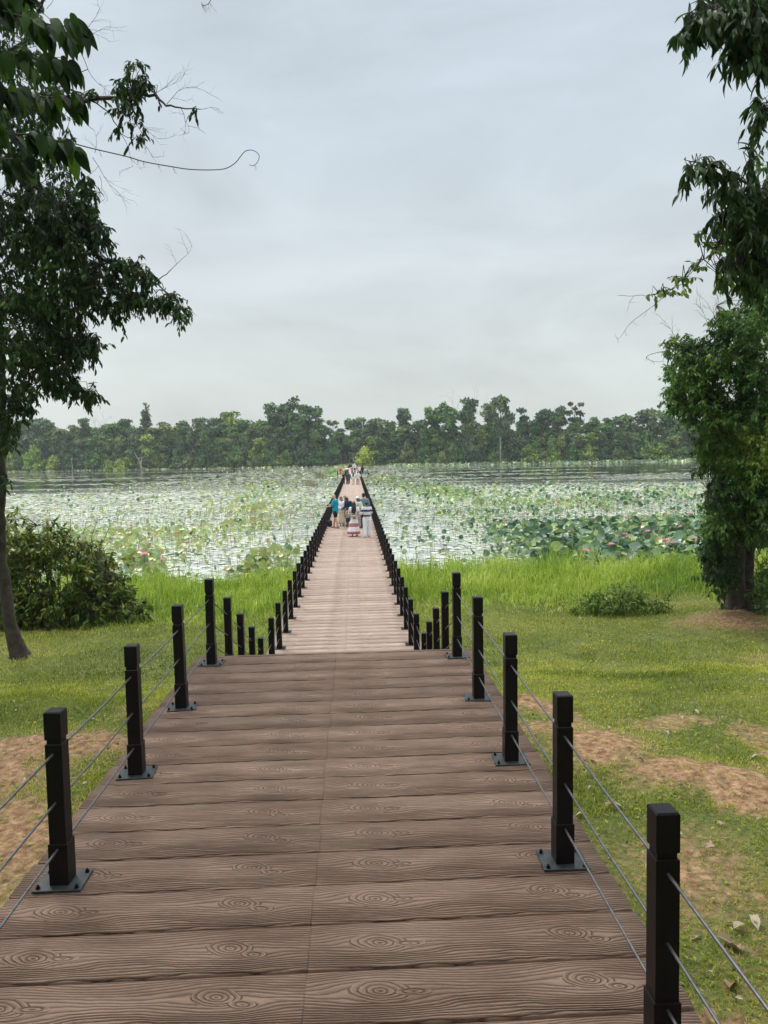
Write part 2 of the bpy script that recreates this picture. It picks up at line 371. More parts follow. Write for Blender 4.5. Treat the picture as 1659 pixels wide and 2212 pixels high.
def water_mat():
    m, nt, P, N, L = mat_new('pond_water')
    P.inputs['Base Color'].default_value = (.022, .032, .022, 1); P.inputs['Roughness'].default_value = .05; P.inputs['IOR'].default_value = 1.75
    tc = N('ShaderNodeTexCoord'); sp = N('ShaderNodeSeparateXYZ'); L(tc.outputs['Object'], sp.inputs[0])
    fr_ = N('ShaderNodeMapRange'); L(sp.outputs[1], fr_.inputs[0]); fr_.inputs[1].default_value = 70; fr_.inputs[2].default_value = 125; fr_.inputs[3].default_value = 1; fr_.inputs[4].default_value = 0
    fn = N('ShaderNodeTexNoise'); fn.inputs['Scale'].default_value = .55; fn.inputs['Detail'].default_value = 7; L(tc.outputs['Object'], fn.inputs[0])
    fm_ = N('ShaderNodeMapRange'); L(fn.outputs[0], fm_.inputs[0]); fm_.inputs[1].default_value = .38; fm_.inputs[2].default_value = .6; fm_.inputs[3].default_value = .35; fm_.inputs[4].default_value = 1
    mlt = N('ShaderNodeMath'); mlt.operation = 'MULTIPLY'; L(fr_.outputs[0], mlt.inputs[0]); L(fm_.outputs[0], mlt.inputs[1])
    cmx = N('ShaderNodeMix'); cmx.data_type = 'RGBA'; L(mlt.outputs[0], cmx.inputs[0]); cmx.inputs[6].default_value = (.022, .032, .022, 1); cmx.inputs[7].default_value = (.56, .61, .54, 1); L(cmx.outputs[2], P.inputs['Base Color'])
    mp = N('ShaderNodeMapping'); mp.inputs['Scale'].default_value = (.8, 2.2, 1); L(tc.outputs['Object'], mp.inputs[0])
    n = N('ShaderNodeTexNoise'); n.inputs['Scale'].default_value = 1.2; n.inputs['Detail'].default_value = 3; L(mp.outputs[0], n.inputs[0])
    b = N('ShaderNodeBump'); b.inputs['Strength'].default_value = .12; b.inputs['Distance'].default_value = .05; L(n.outputs[0], b.inputs['Height']); L(b.outputs[0], P.inputs['Normal'])
    return m
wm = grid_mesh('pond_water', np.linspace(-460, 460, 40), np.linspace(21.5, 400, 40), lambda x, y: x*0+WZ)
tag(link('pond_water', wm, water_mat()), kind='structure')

# ------------------------------------------------------------------ boardwalk
def planks(y0, y1, z, name, mat):
    k0 = math.ceil((y0-GAPY)/PLW-1e-6); V = []; F = []
    y = y0; first = True
    edges = [y0]+[GAPY+k*PLW for k in range(k0, int((y1-GAPY)/PLW)+1) if GAPY+k*PLW > y0+.05 and GAPY+k*PLW < y1-.05]+[y1]
    g = .0062; t = .07; c = .008
    for a, b in zip(edges[:-1], edges[1:]):
        x0 = -1.475+random.uniform(-.012, .006); x1 = 1.475+random.uniform(-.006, .012); dz = random.uniform(-.0015, .0015); tl = random.uniform(-.002, .002)
        prof = [(a+g, -t), (a+g, -c), (a+g+c, 0), (b-g-c, 0), (b-g, -c), (b-g, -t)]
        n = len(V)
        xs = np.linspace(x0, x1, 13)
        for i, x in enumerate(xs):
            w1, w2 = random.uniform(-.0016, .0016), random.uniform(-.0016, .0016)
            for j, (yy, zz) in enumerate(prof): V.append((x, yy+(w1 if j < 3 else w2), z+zz+dz+(tl if j > 2 else -tl)))
        for i in range(12):
            for j in range(6):
                p = n+i*6; F.append((p+j, p+6+j, p+6+(j+1) % 6, p+(j+1) % 6))
        for s_, fl in ((n, 0), (n+72, 1)):
            q = [(s_, s_+1, s_+4, s_+5), (s_+1, s_+2, s_+3, s_+4)]
            F += [f[::-1] if fl else f for f in q]
    me = raw_mesh(name, np.array(V), np.array(F)); bm = bmesh.new(); bm.from_mesh(me); bmesh.ops.recalc_face_normals(bm, faces=bm.faces); bm.to_mesh(me); bm.free()
    return me
DECK_END = 7.84
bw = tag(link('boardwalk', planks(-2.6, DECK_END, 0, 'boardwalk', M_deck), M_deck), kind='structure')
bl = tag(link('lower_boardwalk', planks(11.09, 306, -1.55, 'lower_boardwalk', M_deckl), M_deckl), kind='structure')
fr = MB()
for sx in (-1, 1):
    fr.box((sx*1.25, (DECK_END-2.6)/2, -.17), (.14, DECK_END+2.5, .195), m=0)
    fr.box((sx*1.25, 158.5, -1.72), (.14, 294.8, .195))
for y in np.arange(-2, 7.5, 1.9):
    for sx in (-1, 1): fr.box((sx*1.05, y, -.55), (.2, .2, .56))
for y in np.arange(12.5, 305, 3.93):
    for sx in (-1, 1): fr.box((sx*1.05, y, -2.5), (.2, .2, 1.36))
tag(fr.build('boardwalk_frame', M_beam), kind='structure')
st = MB()
for k in range(1, 8):
    ya = DECK_END+.005+.4625*(k-1); st.box((0, ya+.23, -.19375*k-.035), (2.95, .455, .07), bev=.006)
    st.box((0, ya-.012+.0, -.19375*k+.05), (2.86, .02, .085))
for sx in (-1, 1):
    st.add([(sx*1.44+dx, y, z) for dx in (-.03, .03) for y, z in ((DECK_END, -.12), (11.1, -1.62), (11.1, -1.85), (DECK_END, -.38))],
           [(0, 1, 2, 3), (7, 6, 5, 4), (0, 4, 5, 1), (1, 5, 6, 2), (2, 6, 7, 3), (3, 7, 4, 0)])
tag(st.build('boardwalk_stairs', M_deck), kind='structure')
# lookout on both sides of the walkway
PY0, PY1 = 140.5, 146.5
pf = MB()
for sx in (-1, 1):
    for i in range(19): pf.box((sx*2.26, PY0+.16+.305*i, -1.586), (1.55, .29, .07))
    pf.box((sx*2.95, 143.4, -1.72), (.14, 5.8, .19)); pf.box((sx*2.9, 141.2, -2.5), (.2, .2, 1.3)); pf.box((sx*2.9, 145.6, -2.5), (.2, .2, 1.3))
tag(pf.build('lookout_platform', M_deckl), kind='structure')

# ------------------------------------------------------------------ railings
PHT = .885
def post_mesh():
    b = MB(); w_ = .082
    b.box((0, 0, .11), (w_+.012, w_+.012, .22), bev=.003)
    b.box((0, 0, .4665), (w_, w_, .513), bev=.003)
    b.box((0, 0, .731), (w_-.014, w_-.014, .022))
    b.box((0, 0, .8135), (w_, w_, .143), bev=.006)
    return b.mesh('post')
PM = post_mesh(); PM.materials.append(M_black)
def post_far():
    b = MB(); b.box((0, 0, .36), (.1, .1, .72)); b.box((0, 0, .728), (.08, .08, .02)); b.box((0, 0, .812), (.094, .094, .146)); b.box((0, 0, .006), (.22, .2, .012)); return b.mesh('post')
PF = post_far(); PF.materials.append(M_black)
PLT = MB().box((0, 0, .006), (.235, .185, .011), bev=.002).mesh('base_plate'); PLT.materials.append(M_plate)
def bolt_mesh():
    b = MB(); b.tube([(0, 0, .011), (0, 0, .013)], .013, 10); b.tube([(0, 0, .013), (0, 0, .024)], .009, 6); b.tube([(0, 0, .024), (0, 0, .031)], .005, 6); return b.mesh('bolt')
BLT = bolt_mesh(); BLT.materials.append(M_black)
CABZ = (.675, .43, .195)
def near_post(par, x, y, z):
    p = link('post', PM, None, par); p.location = (x, y, z); p.rotation_euler = (random.uniform(-.006, .006), random.uniform(-.006, .006), random.uniform(-.03, .03))
    q = link('base_plate', PLT, None, p); q.rotation_euler.z = random.uniform(-.12, .12)
    for bx, by in ((-.094, -.07), (.094, -.07), (.094, .07), (-.094, .07)):
        if random.random() < .9: o = link('bolt', BLT, None, p); o.location = (bx, by, 0)
def cables(par, pts):
    for h in CABZ:
        b = MB(); P_ = []
        for i, p in enumerate(pts):
            if i and i < 14: P_.append((Vector(p)+Vector(pts[i-1]))/2+Vector((random.uniform(-.003, .003), 0, h-random.uniform(.003, .011))))
            P_.append(Vector(p)+Vector((0, 0, h)))
        b.tube(P_, .0062, 6); b.build('cable', M_cable, par, True)
def railing(label, pts, near, ext0=None, ext1=None, stuff=None, far_cable=True, group='rope railings of the boardwalk'):
    r = empty('railing', pts[0]); tag(r, label, 'railing', group)
    o = Vector(pts[0]); loc = [Vector(p)-o for p in pts]
    for p in loc:
        if near: near_post(r, *p)
        else:
            q = link('post', PF, None, r); q.location = p; q.rotation_euler = (random.uniform(-.01, .01), random.uniform(-.01, .01), 0)
    c = list(loc)
    if ext0: c = [Vector(ext0)-o]+c
    if ext1: c = c+[Vector(ext1)-o]
    cables(r, c)
    if stuff:
        b = MB()
        for p in stuff:
            p = Vector(p)-o; b.box((p.x, p.y, p.z+.36), (.1, .1, .72)); b.box((p.x, p.y, p.z+.812), (.094, .094, .146))
        s = b.build('post_row', M_black, r); s['kind'] = 'stuff'
    return r
PX = 1.265
UY = [-.22, 1.08, 2.39, 3.62, 4.89, 6.2, 7.53]; SY = [(8.55, -.3875), (9.48, -.775), (10.4, -1.1625), (11.32, -1.55)]
LY = [12.73+1.31*i for i in range(98)]; BY = [147.2+1.31*i for i in range(100)]; B2 = [147.2+1.31*i for i in range(100, 121)]
for sx, nm in ((-1, 'left'), (1, 'right')):
    x = sx*PX
    railing(f'black post and cable railing along the {nm} edge of the raised near deck', [(x, y, 0) for y in UY], True)
    railing(f'black post and cable railing going down the stairs on the {nm} side', [(x, y, z) for y, z in SY], True, ext0=(x, 7.53, 0), ext1=(x, LY[0], -1.55))
    railing(f'long black railing along the {nm} edge of the low boardwalk up to the lookout', [(x, y, -1.55) for y in LY], False)
    railing(f'distant black railing on the {nm} edge of the boardwalk beyond the lookout', [(x, y, -1.55) for y in BY], False, stuff=[(x, y, -1.55) for y in B2])
    xo = sx*2.92
    railing(f'low black railing around the {nm} wing of the lookout platform', [(sx*1.5, PY0+.1, -1.55), (xo, PY0+.1, -1.55), (xo, 143.4, -1.55), (xo, PY1-.3, -1.55), (sx*1.5, PY1-.3, -1.55)], False)

# ------------------------------------------------------------------ leaves, as batches in numpy
# templates: unit leaf along +Y, width along X, normal +Z
def tpl_leaf(w_, droop=.18, fold=.12, base=.35):
    V = np.array([(0, 0, 0), (-w_*.8, base*.75, fold*.6), (0, base, 0), (w_*.8, base*.75, fold*.6),
                  (-w_*.85, .66, fold*.5-droop*.4), (0, .68, -droop*.45), (w_*.85, .66, fold*.5-droop*.4), (0, 1, -droop)], float)
    F = np.array([(0, 2, 1), (0, 3, 2), (1, 2, 5), (1, 5, 4), (2, 3, 6), (2, 6, 5), (4, 5, 7), (5, 6, 7)])
    return V, F
def tpl_long(w_, droop=.2, fold=.1, n=8):
    V = []; F = []
    for i in range(n+1):
        t = i/n; h = w_*(math.sin(pi*t**.8)**.8 if 0 < t < 1 else 0.01)*(1-.25*t); z = -droop*t*t; V += [(-h, t, z+fold*h*3+.012*math.sin(i*2.1)), (0, t, z), (h, t, z+fold*h*3-.012*math.sin(i*1.7))]
    for i in range(n):
        a = i*3; F += [(a, a+1, a+4), (a, a+4, a+3), (a+1, a+2, a+5), (a+1, a+5, a+4)]
    return np.array(V), np.array(F)
def tpl_card(w_=.5):
    V = np.array([(0, 0, 0), (-w_, .45, .12), (0, .5, -.05), (w_, .5, .1), (.1, 1, -.1)], float)
    F = np.array([(0, 2, 1), (0, 3, 2), (1, 2, 4), (2, 3, 4)])
    return V, F
def batch(P, Dr, Nr, S, tpl, tone, name):
    V, F = tpl; n = len(P)
    Dr = Dr/(np.linalg.norm(Dr, axis=1, keepdims=True)+1e-9)
    X = np.cross(Dr, Nr); X /= (np.linalg.norm(X, axis=1, keepdims=True)+1e-9); Z = np.cross(X, Dr)
    S = np.asarray(S)[:, None, None]
    W = P[:, None, :] + S*(V[None, :, 0:1]*X[:, None, :] + V[None, :, 1:2]*Dr[:, None, :] + V[None, :, 2:3]*Z[:, None, :])
    FF = F[None]+(np.arange(n)*len(V))[:, None, None]
    return raw_mesh(name, W.reshape(-1, 3), FF.reshape(-1, F.shape[1]), np.repeat(tone, len(V)))
def rnd(n): v = RS.normal(size=(n, 3)); return v/np.linalg.norm(v, axis=1, keepdims=True)
class Foliage:
    """twig clusters: leaves set along short drooping twigs"""
    def __init__(s): s.P = []; s.D = []; s.N = []; s.S = []; s.T = []; s.tw = MB(); s.sk = None; s.mx = .55; s.nj = .55
    def cluster(s, c, n, size, spread, tone=.5, droop=.5, out=None, twig=True, tv=.22):
        c = np.array(c, float); nt = max(1, n//7)
        if s.sk is not None:
            d2 = ((s.sk-c)**2).sum(1); i = int(d2.argmin())
            if d2[i] < s.mx: q = s.sk[i]; mid = (q+c)/2+RS.normal(0, .05, 3)+np.array([0, 0, .04]); s.tw.tube([q, mid, c], [.007, .0055, .004], 3)
        for k in range(nt):
            o = rnd(1)[0]
            if out is not None: o = o*.8+np.array(out)*.8
            o[2] -= droop*.35; o /= np.linalg.norm(o)
            L_ = spread*RS.uniform(.6, 1.25); m = n//nt
            t = np.linspace(.15, 1, m)+RS.uniform(-.05, .05, m)
            pts = c+o*L_*t[:, None]+np.array([0, 0, -1])*(t**2)[:, None]*L_*.35*droop
            sd = rnd(m)*.75; dr = o*.55+sd+np.array([0, 0, -1])*droop
            nn = rnd(m)*s.nj+np.array([0, 0, 1]); 
            s.P.append(pts); s.D.append(dr); s.N.append(nn); s.S.append(size*RS.uniform(.65, 1.25, m)); s.T.append(np.clip(tone+RS.normal(0, tv*.5, m)+RS.normal(0, tv*.35), 0, 1))
            if twig:
                s.tw.tube([c, c+o*L_*.5-np.array([0, 0, L_*.09*droop]), c+o*L_-np.array([0, 0, L_*.35*droop])], [.0045, .003, .002], 3)
    def mesh(s, name, tpl):
        return batch(np.concatenate(s.P), np.concatenate(s.D), np.concatenate(s.N), np.concatenate(s.S), tpl, np.concatenate(s.T), name)

M_leafL = leaf('leaves_dark_glossy', [(0.0163, 0.0358, 0.0114), (0.0358, 0.0780, 0.0212), (0.0650, 0.1382, 0.0325), (0.1625, 0.2275, 0.0455)], .42, .35)
M_leafBig = leaf('leaves_large_backlit', [(0.0077, 0.0202, 0.0062), (0.0170, 0.0427, 0.0093), (0.0348, 0.0853, 0.0116), (0.0620, 0.1240, 0.0155)], .45, .45)
M_leafR = leaf('leaves_small_vine', [(0.0280, 0.0640, 0.0200), (0.0600, 0.1301, 0.0320), (0.1160, 0.2301, 0.0480), (0.2800, 0.3800, 0.0701)], .48, .38)
M_leafB = leaf('leaves_bush', [(0.0286, 0.0520, 0.0130), (0.0650, 0.1105, 0.0182), (0.1430, 0.1950, 0.0260), (0.3120, 0.2860, 0.0585)], .42, .3)
M_leafC = leaf('leaves_canopy', [(.02, .04, .012), (.04, .07, .02)], .6, 0)

def limb(mb, pts, r0_, r1_, n=7, wob=0, jit=.0):
    """a limb bent through pts (already 3D), subdivided"""
    q = []; pts = [Vector(p) for p in pts]
    for a, b in zip(pts[:-1], pts[1:]):
        for k in range(3):
            t = k/3; v = a.lerp(b, t)
            if (q and jit): v = v+Vector((random.uniform(-jit, jit), random.uniform(-jit, jit), random.uniform(-jit, jit)))
            q.append(v)
    q.append(pts[-1]); n_ = len(q)
    mb.tube(q, [r0_+(r1_-r0_)*(i/(n_-1))**.8 for i in range(n_)], n, wob=wob)
    return q
def bare_twigs(mb, p, d, L_, depth=3, r=.006):
    d = Vector(d).normalized(); a = Vector(p); pts = [a]
    for i in range(4):
        d = (d+Vector((random.uniform(-.3, .3), random.uniform(-.3, .3), random.uniform(-.22, .28)))).normalized(); a = a+d*L_/4; pts.append(a.copy())
    mb.tube(pts, [r*(1-.18*i) for i in range(5)], 4)
    if depth > 0:
        for i in (1, 2, 3, 4):
            if random.random() < .85: bare_twigs(mb, pts[i], d+Vector((random.uniform(-1, 1), random.uniform(-.6, .6), random.uniform(-.8, .8))), L_*random.uniform(.45, .65), depth-1, r*.6)

# ---------------------------------------------------------------- left tree
def blobs_to_clusters(fo, blobs, size, sp, n, droop, tonef, mult=1.0):
    for (px, py, rx, ry, y0, y1, cnt, *opt) in blobs:
        for _ in range(int(cnt*(mult if cnt > 12 else 1.3))):
            a = random.uniform(0, 2*pi); q = math.sqrt(random.random())
            p = at_y(px+rx*q*cos(a), py+ry*q*sin(a), random.uniform(y0, y1))
            fo.cluster(p, n, size, sp, tonef(p), droop, tv=.25)
def left_tree():
    t = empty('tree', at_z(45, 1425, -1.72)); o = t.location.copy(); o.z = float(gz(o.x, o.y))-.05; t.location = o
    tag(t, 'tall dark leafy tree with a leaning trunk filling the left edge above the bush', 'tree')
    tr = MB()
    tp = [(45, 1432, 14.3), (24, 1350, 14.2), (6, 1240, 14.0), (-2, 1150, 13.8), (2, 1060, 13.6), (-4, 950, 13.4), (0, 830, 13.2), (-12, 640, 13.0), (-25, 420, 12.7), (-30, 150, 12.4), (-20, -200, 12)]
    P_ = [at_y(*p)-o for p in tp]; P_[0].z = -.1
    P_[0] = Vector((P_[0].x, P_[0].y, -.12))
    rad = [.19, .115, .10, .095, .09, .09, .09, .10, .09, .08, .05]
    q = []; rr = []
    for a, b, ra, rb in zip(P_[:-1], P_[1:], rad[:-1], rad[1:]):
        for k in range(4): q.append(a.lerp(b, k/4)+Vector((random.uniform(-.015, .015),)*3)); rr.append(ra+(rb-ra)*k/4)
    tr.tube(q, rr, 12, wob=.09)
    for a in range(5): ang = a*1.3; tr.tube([Vector((0, 0, .25)), Vector((cos(ang)*.18, sin(ang)*.18, .02)), Vector((cos(ang)*.36, sin(ang)*.36, -.1))], [.1, .06, .03], 6)
    tr.build('trunk', M_bark, t, True)
    br = MB(); sk = []
    def L_(pts, a, b, jit=.02):
        q_ = limb(br, [at_y(*p)-o for p in pts], a, b, 6, jit=jit); sk.extend([tuple(v+o) for v in q_]); return q_
    L_([(-10, 260, 12.6), (60, 235, 12.2), (156, 218, 11.8), (230, 216, 11.5), (300, 200, 11.3), (335, 208, 11.2), (360, 225, 11.1), (390, 232, 11.1), (432, 236, 11)], .05, .006)
    L_([(60, 235, 12.2), (130, 195, 11.9), (190, 215, 11.7), (240, 245, 11.6), (262, 290, 11.6), (300, 305, 11.5)], .02, .003)
    L_([(278, 205, 11.4), (281, 250, 11.3), (290, 300, 11.3)], .010, .003)
    L_([(-20, 330, 12.8), (60, 380, 12.4), (130, 450, 12), (208, 550, 11.7), (253, 622, 11.5), (300, 655, 11.3), (336, 674, 11.2)], .07, .008)
    L_([(208, 550, 11.7), (250, 575, 11.5), (300, 592, 11.3), (333, 611, 11.2), (363, 634, 11.1), (395, 665, 11)], .028, .005)
    L_([(275, 635, 11.4), (295, 665, 11.4), (305, 700, 11.4)], .010, .004, .01)
    L_([(333, 611, 11.2), (352, 597, 11.1), (370, 582, 11.1)], .009, .005, .01)
    L_([(-15, 620, 13), (60, 680, 12.4), (130, 730, 12), (200, 745, 11.6)], .04, .006)
    L_([(-5, 700, 13), (60, 780, 12.4), (130, 830, 12), (190, 850, 11.8)], .04, .006)
    L_([(-15, 500, 13), (60, 520, 12.6), (140, 560, 12.2), (215, 590, 12)], .04, .006)
    L_([(-25, 150, 12.4), (50, 90, 12), (90, 20, 11.6), (110, -60, 11.4)], .04, .02)
    L_([(50, 90, 12), (110, 60, 11.7), (160, 85, 11.5), (190, 150, 11.4)], .015, .004)
    L_([(-20, 60, 12.3), (-200, -60, 11), (-420, -150, 9)], .06, .03)
    L_([(-25, 300, 12.6), (-250, 230, 12), (-480, 220, 11)], .06, .02)
    L_([(-15, 620, 13), (-220, 520, 12), (-450, 480, 11)], .05, .02)
    for p, d, l in (((370, 582, 11.1), (1, 0, .6), .45), ((432, 236, 11), (1, 0, -.1), .22), ((390, 232, 11.1), (.6, 0, -.6), .4), ((360, 225, 11.1), (.7, 0, .8), .5), ((330, 205, 11.2), (1, 0, .6), .45),
                    ((300, 300, 11.5), (.7, 0, -.5), .3), ((262, 290, 11.6), (.5, 0, -.7), .5), ((190, 150, 11.4), (.6, 0, -.7), .55), ((170, 85, 11.5), (.8, 0, .3), .45), ((200, 340, 11.6), (.4, 0, -1), .6), ((215, 380, 11.6), (.4, 0, -1), .4), ((100, 20, 11.6), (.8, 0, .5), .5), ((175, 75, 11.5), (.7, 0, .7), .5), ((280, 250, 11.3), (.5, 0, -.8), .5), ((205, 330, 11.6), (.3, 0, .6), .3)):
        bare_twigs(br, at_y(*p)-o, d, l, 2, .0045)
    fo = Foliage(); fo.sk = np.array(sk+[tuple(v+o) for v in q[8:]])
    tn = lambda p: .36+.35*(fbm(np.array([p.x*2]), np.array([p.z*2]), 2, 4)[0]-.5)*2
    B = [(20, 60, 90, 90, 10.5, 13.5, 50), (20, 200, 120, 110, 10.5, 13.5, 90), (60, 280, 90, 70, 10.5, 13, 50), (20, 400, 130, 90, 10.8, 13.5, 90), (100, 470, 100, 70, 10.8, 13, 95), (150, 500, 75, 50, 11, 12.8, 60),
         (60, 580, 140, 80, 10.8, 13.5, 150), (130, 650, 95, 50, 11, 12.8, 80), (60, 700, 110, 70, 11, 13.5, 100), (185, 590, 35, 50, 11, 12.5, 30), (190, 740, 40, 25, 11.2, 12.2, 26), (120, 760, 70, 40, 11, 13, 60),
         (40, 800, 60, 60, 11, 13.5, 55), (130, 825, 45, 18, 11.3, 12.3, 22), (185, 848, 28, 14, 11.4, 12, 12), (20, 890, 35, 40, 11.5, 13.5, 32), (8, 950, 22, 30, 12, 13.5, 14), (60, 870, 20, 12, 11.5, 12.3, 5), (5, 1030, 10, 30, 13, 13.6, 5),
         (290, 180, 34, 22, 11, 11.5, 10), (318, 178, 14, 12, 11, 11.4, 4), (262, 190, 14, 22, 11.1, 11.5, 4), (275, 228, 28, 16, 11.1, 11.5, 7), (300, 135, 10, 12, 11.1, 11.4, 3), (295, 280, 18, 16, 11.2, 11.5, 4), (200, 200, 20, 14, 11.4, 12, 4), (262, 265, 10, 14, 11.3, 11.6, 2), (425, 222, 8, 10, 11, 11.1, 1),
         (275, 570, 40, 16, 11.2, 11.6, 14), (300, 590, 25, 15, 11.1, 11.5, 8), (255, 605, 30, 15, 11.3, 11.7, 9), (275, 640, 40, 18, 11.2, 11.6, 18), (315, 645, 30, 14, 11.1, 11.4, 11), (352, 645, 28, 11, 11, 11.3, 10), (388, 668, 20, 14, 10.9, 11.2, 8), (245, 670, 15, 8, 11.3, 11.6, 4), (235, 648, 12, 8, 11.3, 11.6, 3), (262, 688, 8, 6, 11.3, 11.5, 2),
         (200, 480, 25, 22, 11.4, 12.2, 10), (215, 510, 18, 16, 11.4, 12, 7), (180, 390, 22, 30, 11.4, 12.4, 10), (190, 440, 22, 22, 11.4, 12.4, 9)]
    blobs_to_clusters(fo, B, .098, .17, 20, .9, tn, 1.45)
    OFF = [(-220, 100, 190, 260, 9, 14, 90), (-250, 450, 200, 250, 10, 14.5, 110), (-180, 740, 140, 130, 11, 14, 50), (-60, -200, 200, 160, 8, 13, 70)]
    blobs_to_clusters(fo, OFF, .16, .3, 18, .8, tn)
    fo.tw.v and br.add(fo_shift(fo.tw, o), fo.tw.f)
    br.build('branches', M_twig, t)
    me = fo.mesh('crown', tpl_leaf(.19)); c = link('crown', me, M_leafL, t); c.location = -o
def fo_shift(mb, o): return [(v[0]-o.x, v[1]-o.y, v[2]-o.z) for v in mb.v]
left_tree()

# big-leafed branch close to the camera, top left
def big_branch():
    o = at_y(-60, 60, 5.6); t = empty('leafy_branch', o)
    tag(t, 'overhanging branch with very large drooping leaves in the top left corner', 'branch')
    br = MB(); fo = Foliage()
    stems = [[(-150, -60, 5.8), (-40, 10, 5.6), (60, 40, 5.4), (120, 60, 5.3), (165, 52, 5.2)], [(-150, 60, 5.8), (0, 110, 5.5), (90, 130, 5.4), (150, 135, 5.3)], [(-150, 100, 5.8), (0, 190, 5.6), (80, 210, 5.5), (160, 205, 5.4)],
             [(-150, 240, 5.9), (0, 280, 5.7), (90, 300, 5.6), (150, 310, 5.5)], [(-60, 20, 5.6), (10, -20, 5.5), (60, -60, 5.5)], [(-150, 330, 5.9), (-30, 340, 5.8), (60, 350, 5.7)]]
    for s_ in stems:
        q = limb(br, [at_y(*p)-o for p in s_], .012, .003, 5, jit=.01)
        n = len(q)
        for i, p in enumerate(q):
            if i < 2: continue
            for k in range(5 if i < n-1 else 6):
                side = 1 if k % 2 else -1
                fo.P.append(np.array([p+o+Vector((random.uniform(-.03, .03), random.uniform(-.08, .08), random.uniform(-.03, .03)))]))
                fo.D.append(np.array([[.55*random.uniform(.2, 1.3), random.uniform(-.5, .4)*1.1, -random.uniform(.35, 1.25)]]))
                fo.N.append(np.array([[random.uniform(-.2, .9), -random.uniform(.2, 1.2), random.uniform(.2, .9)]]))
                fo.S.append(np.array([random.uniform(.11, .21)])); fo.T.append(np.array([random.random()]))
    br.build('stem', M_twig, t)
    me = fo.mesh('leaves', tpl_long(.24, .25, .12)); c = link('leaves', me, M_leafBig, t); c.location = -o
big_branch()
def vine(name, label, pts, r, curls=()):
    o = at_y(*pts[0]); b = MB(); P_ = [at_y(*p)-o for p in pts]; q = []
    n = len(P_)
    for i in range(n-1):                                   # Catmull-Rom
        p0, p1, p2, p3 = P_[max(i-1, 0)], P_[i], P_[i+1], P_[min(i+2, n-1)]
        for k in range(5):
            t = k/5; q.append(.5*((2*p1)+(p2-p0)*t+(2*p0-5*p1+4*p2-p3)*t*t+(3*p1-p0-3*p2+p3)*t**3))
    q.append(P_[-1]); m = len(q)
    b.tube(q, [r*(1-.65*i/m) for i in range(m)], 5)
    for k in range(6):
        i = random.randrange(5, m-2); bare_twigs(b, q[i], (random.uniform(-.3, .8), 0, -.8), .07, 1, r*.35)
    ob = b.build(name, M_twig, None, True); ob.location = o; tag(ob, label, 'vine'); return ob
vine('vine', 'long bare vine reaching right from the left tree and curling at its tip', [(100, 300, 10), (146, 307, 10), (200, 321, 10), (273, 338, 9.9), (310, 349, 9.9), (364, 359, 9.8), (412, 366, 9.8), (462, 367, 9.8), (490, 363, 9.7), (510, 350, 9.7), (527, 329, 9.7), (540, 324, 9.7), (553, 328, 9.7), (560, 338, 9.7), (555, 352, 9.7), (546, 358, 9.7), (538, 356, 9.7)], .0085)

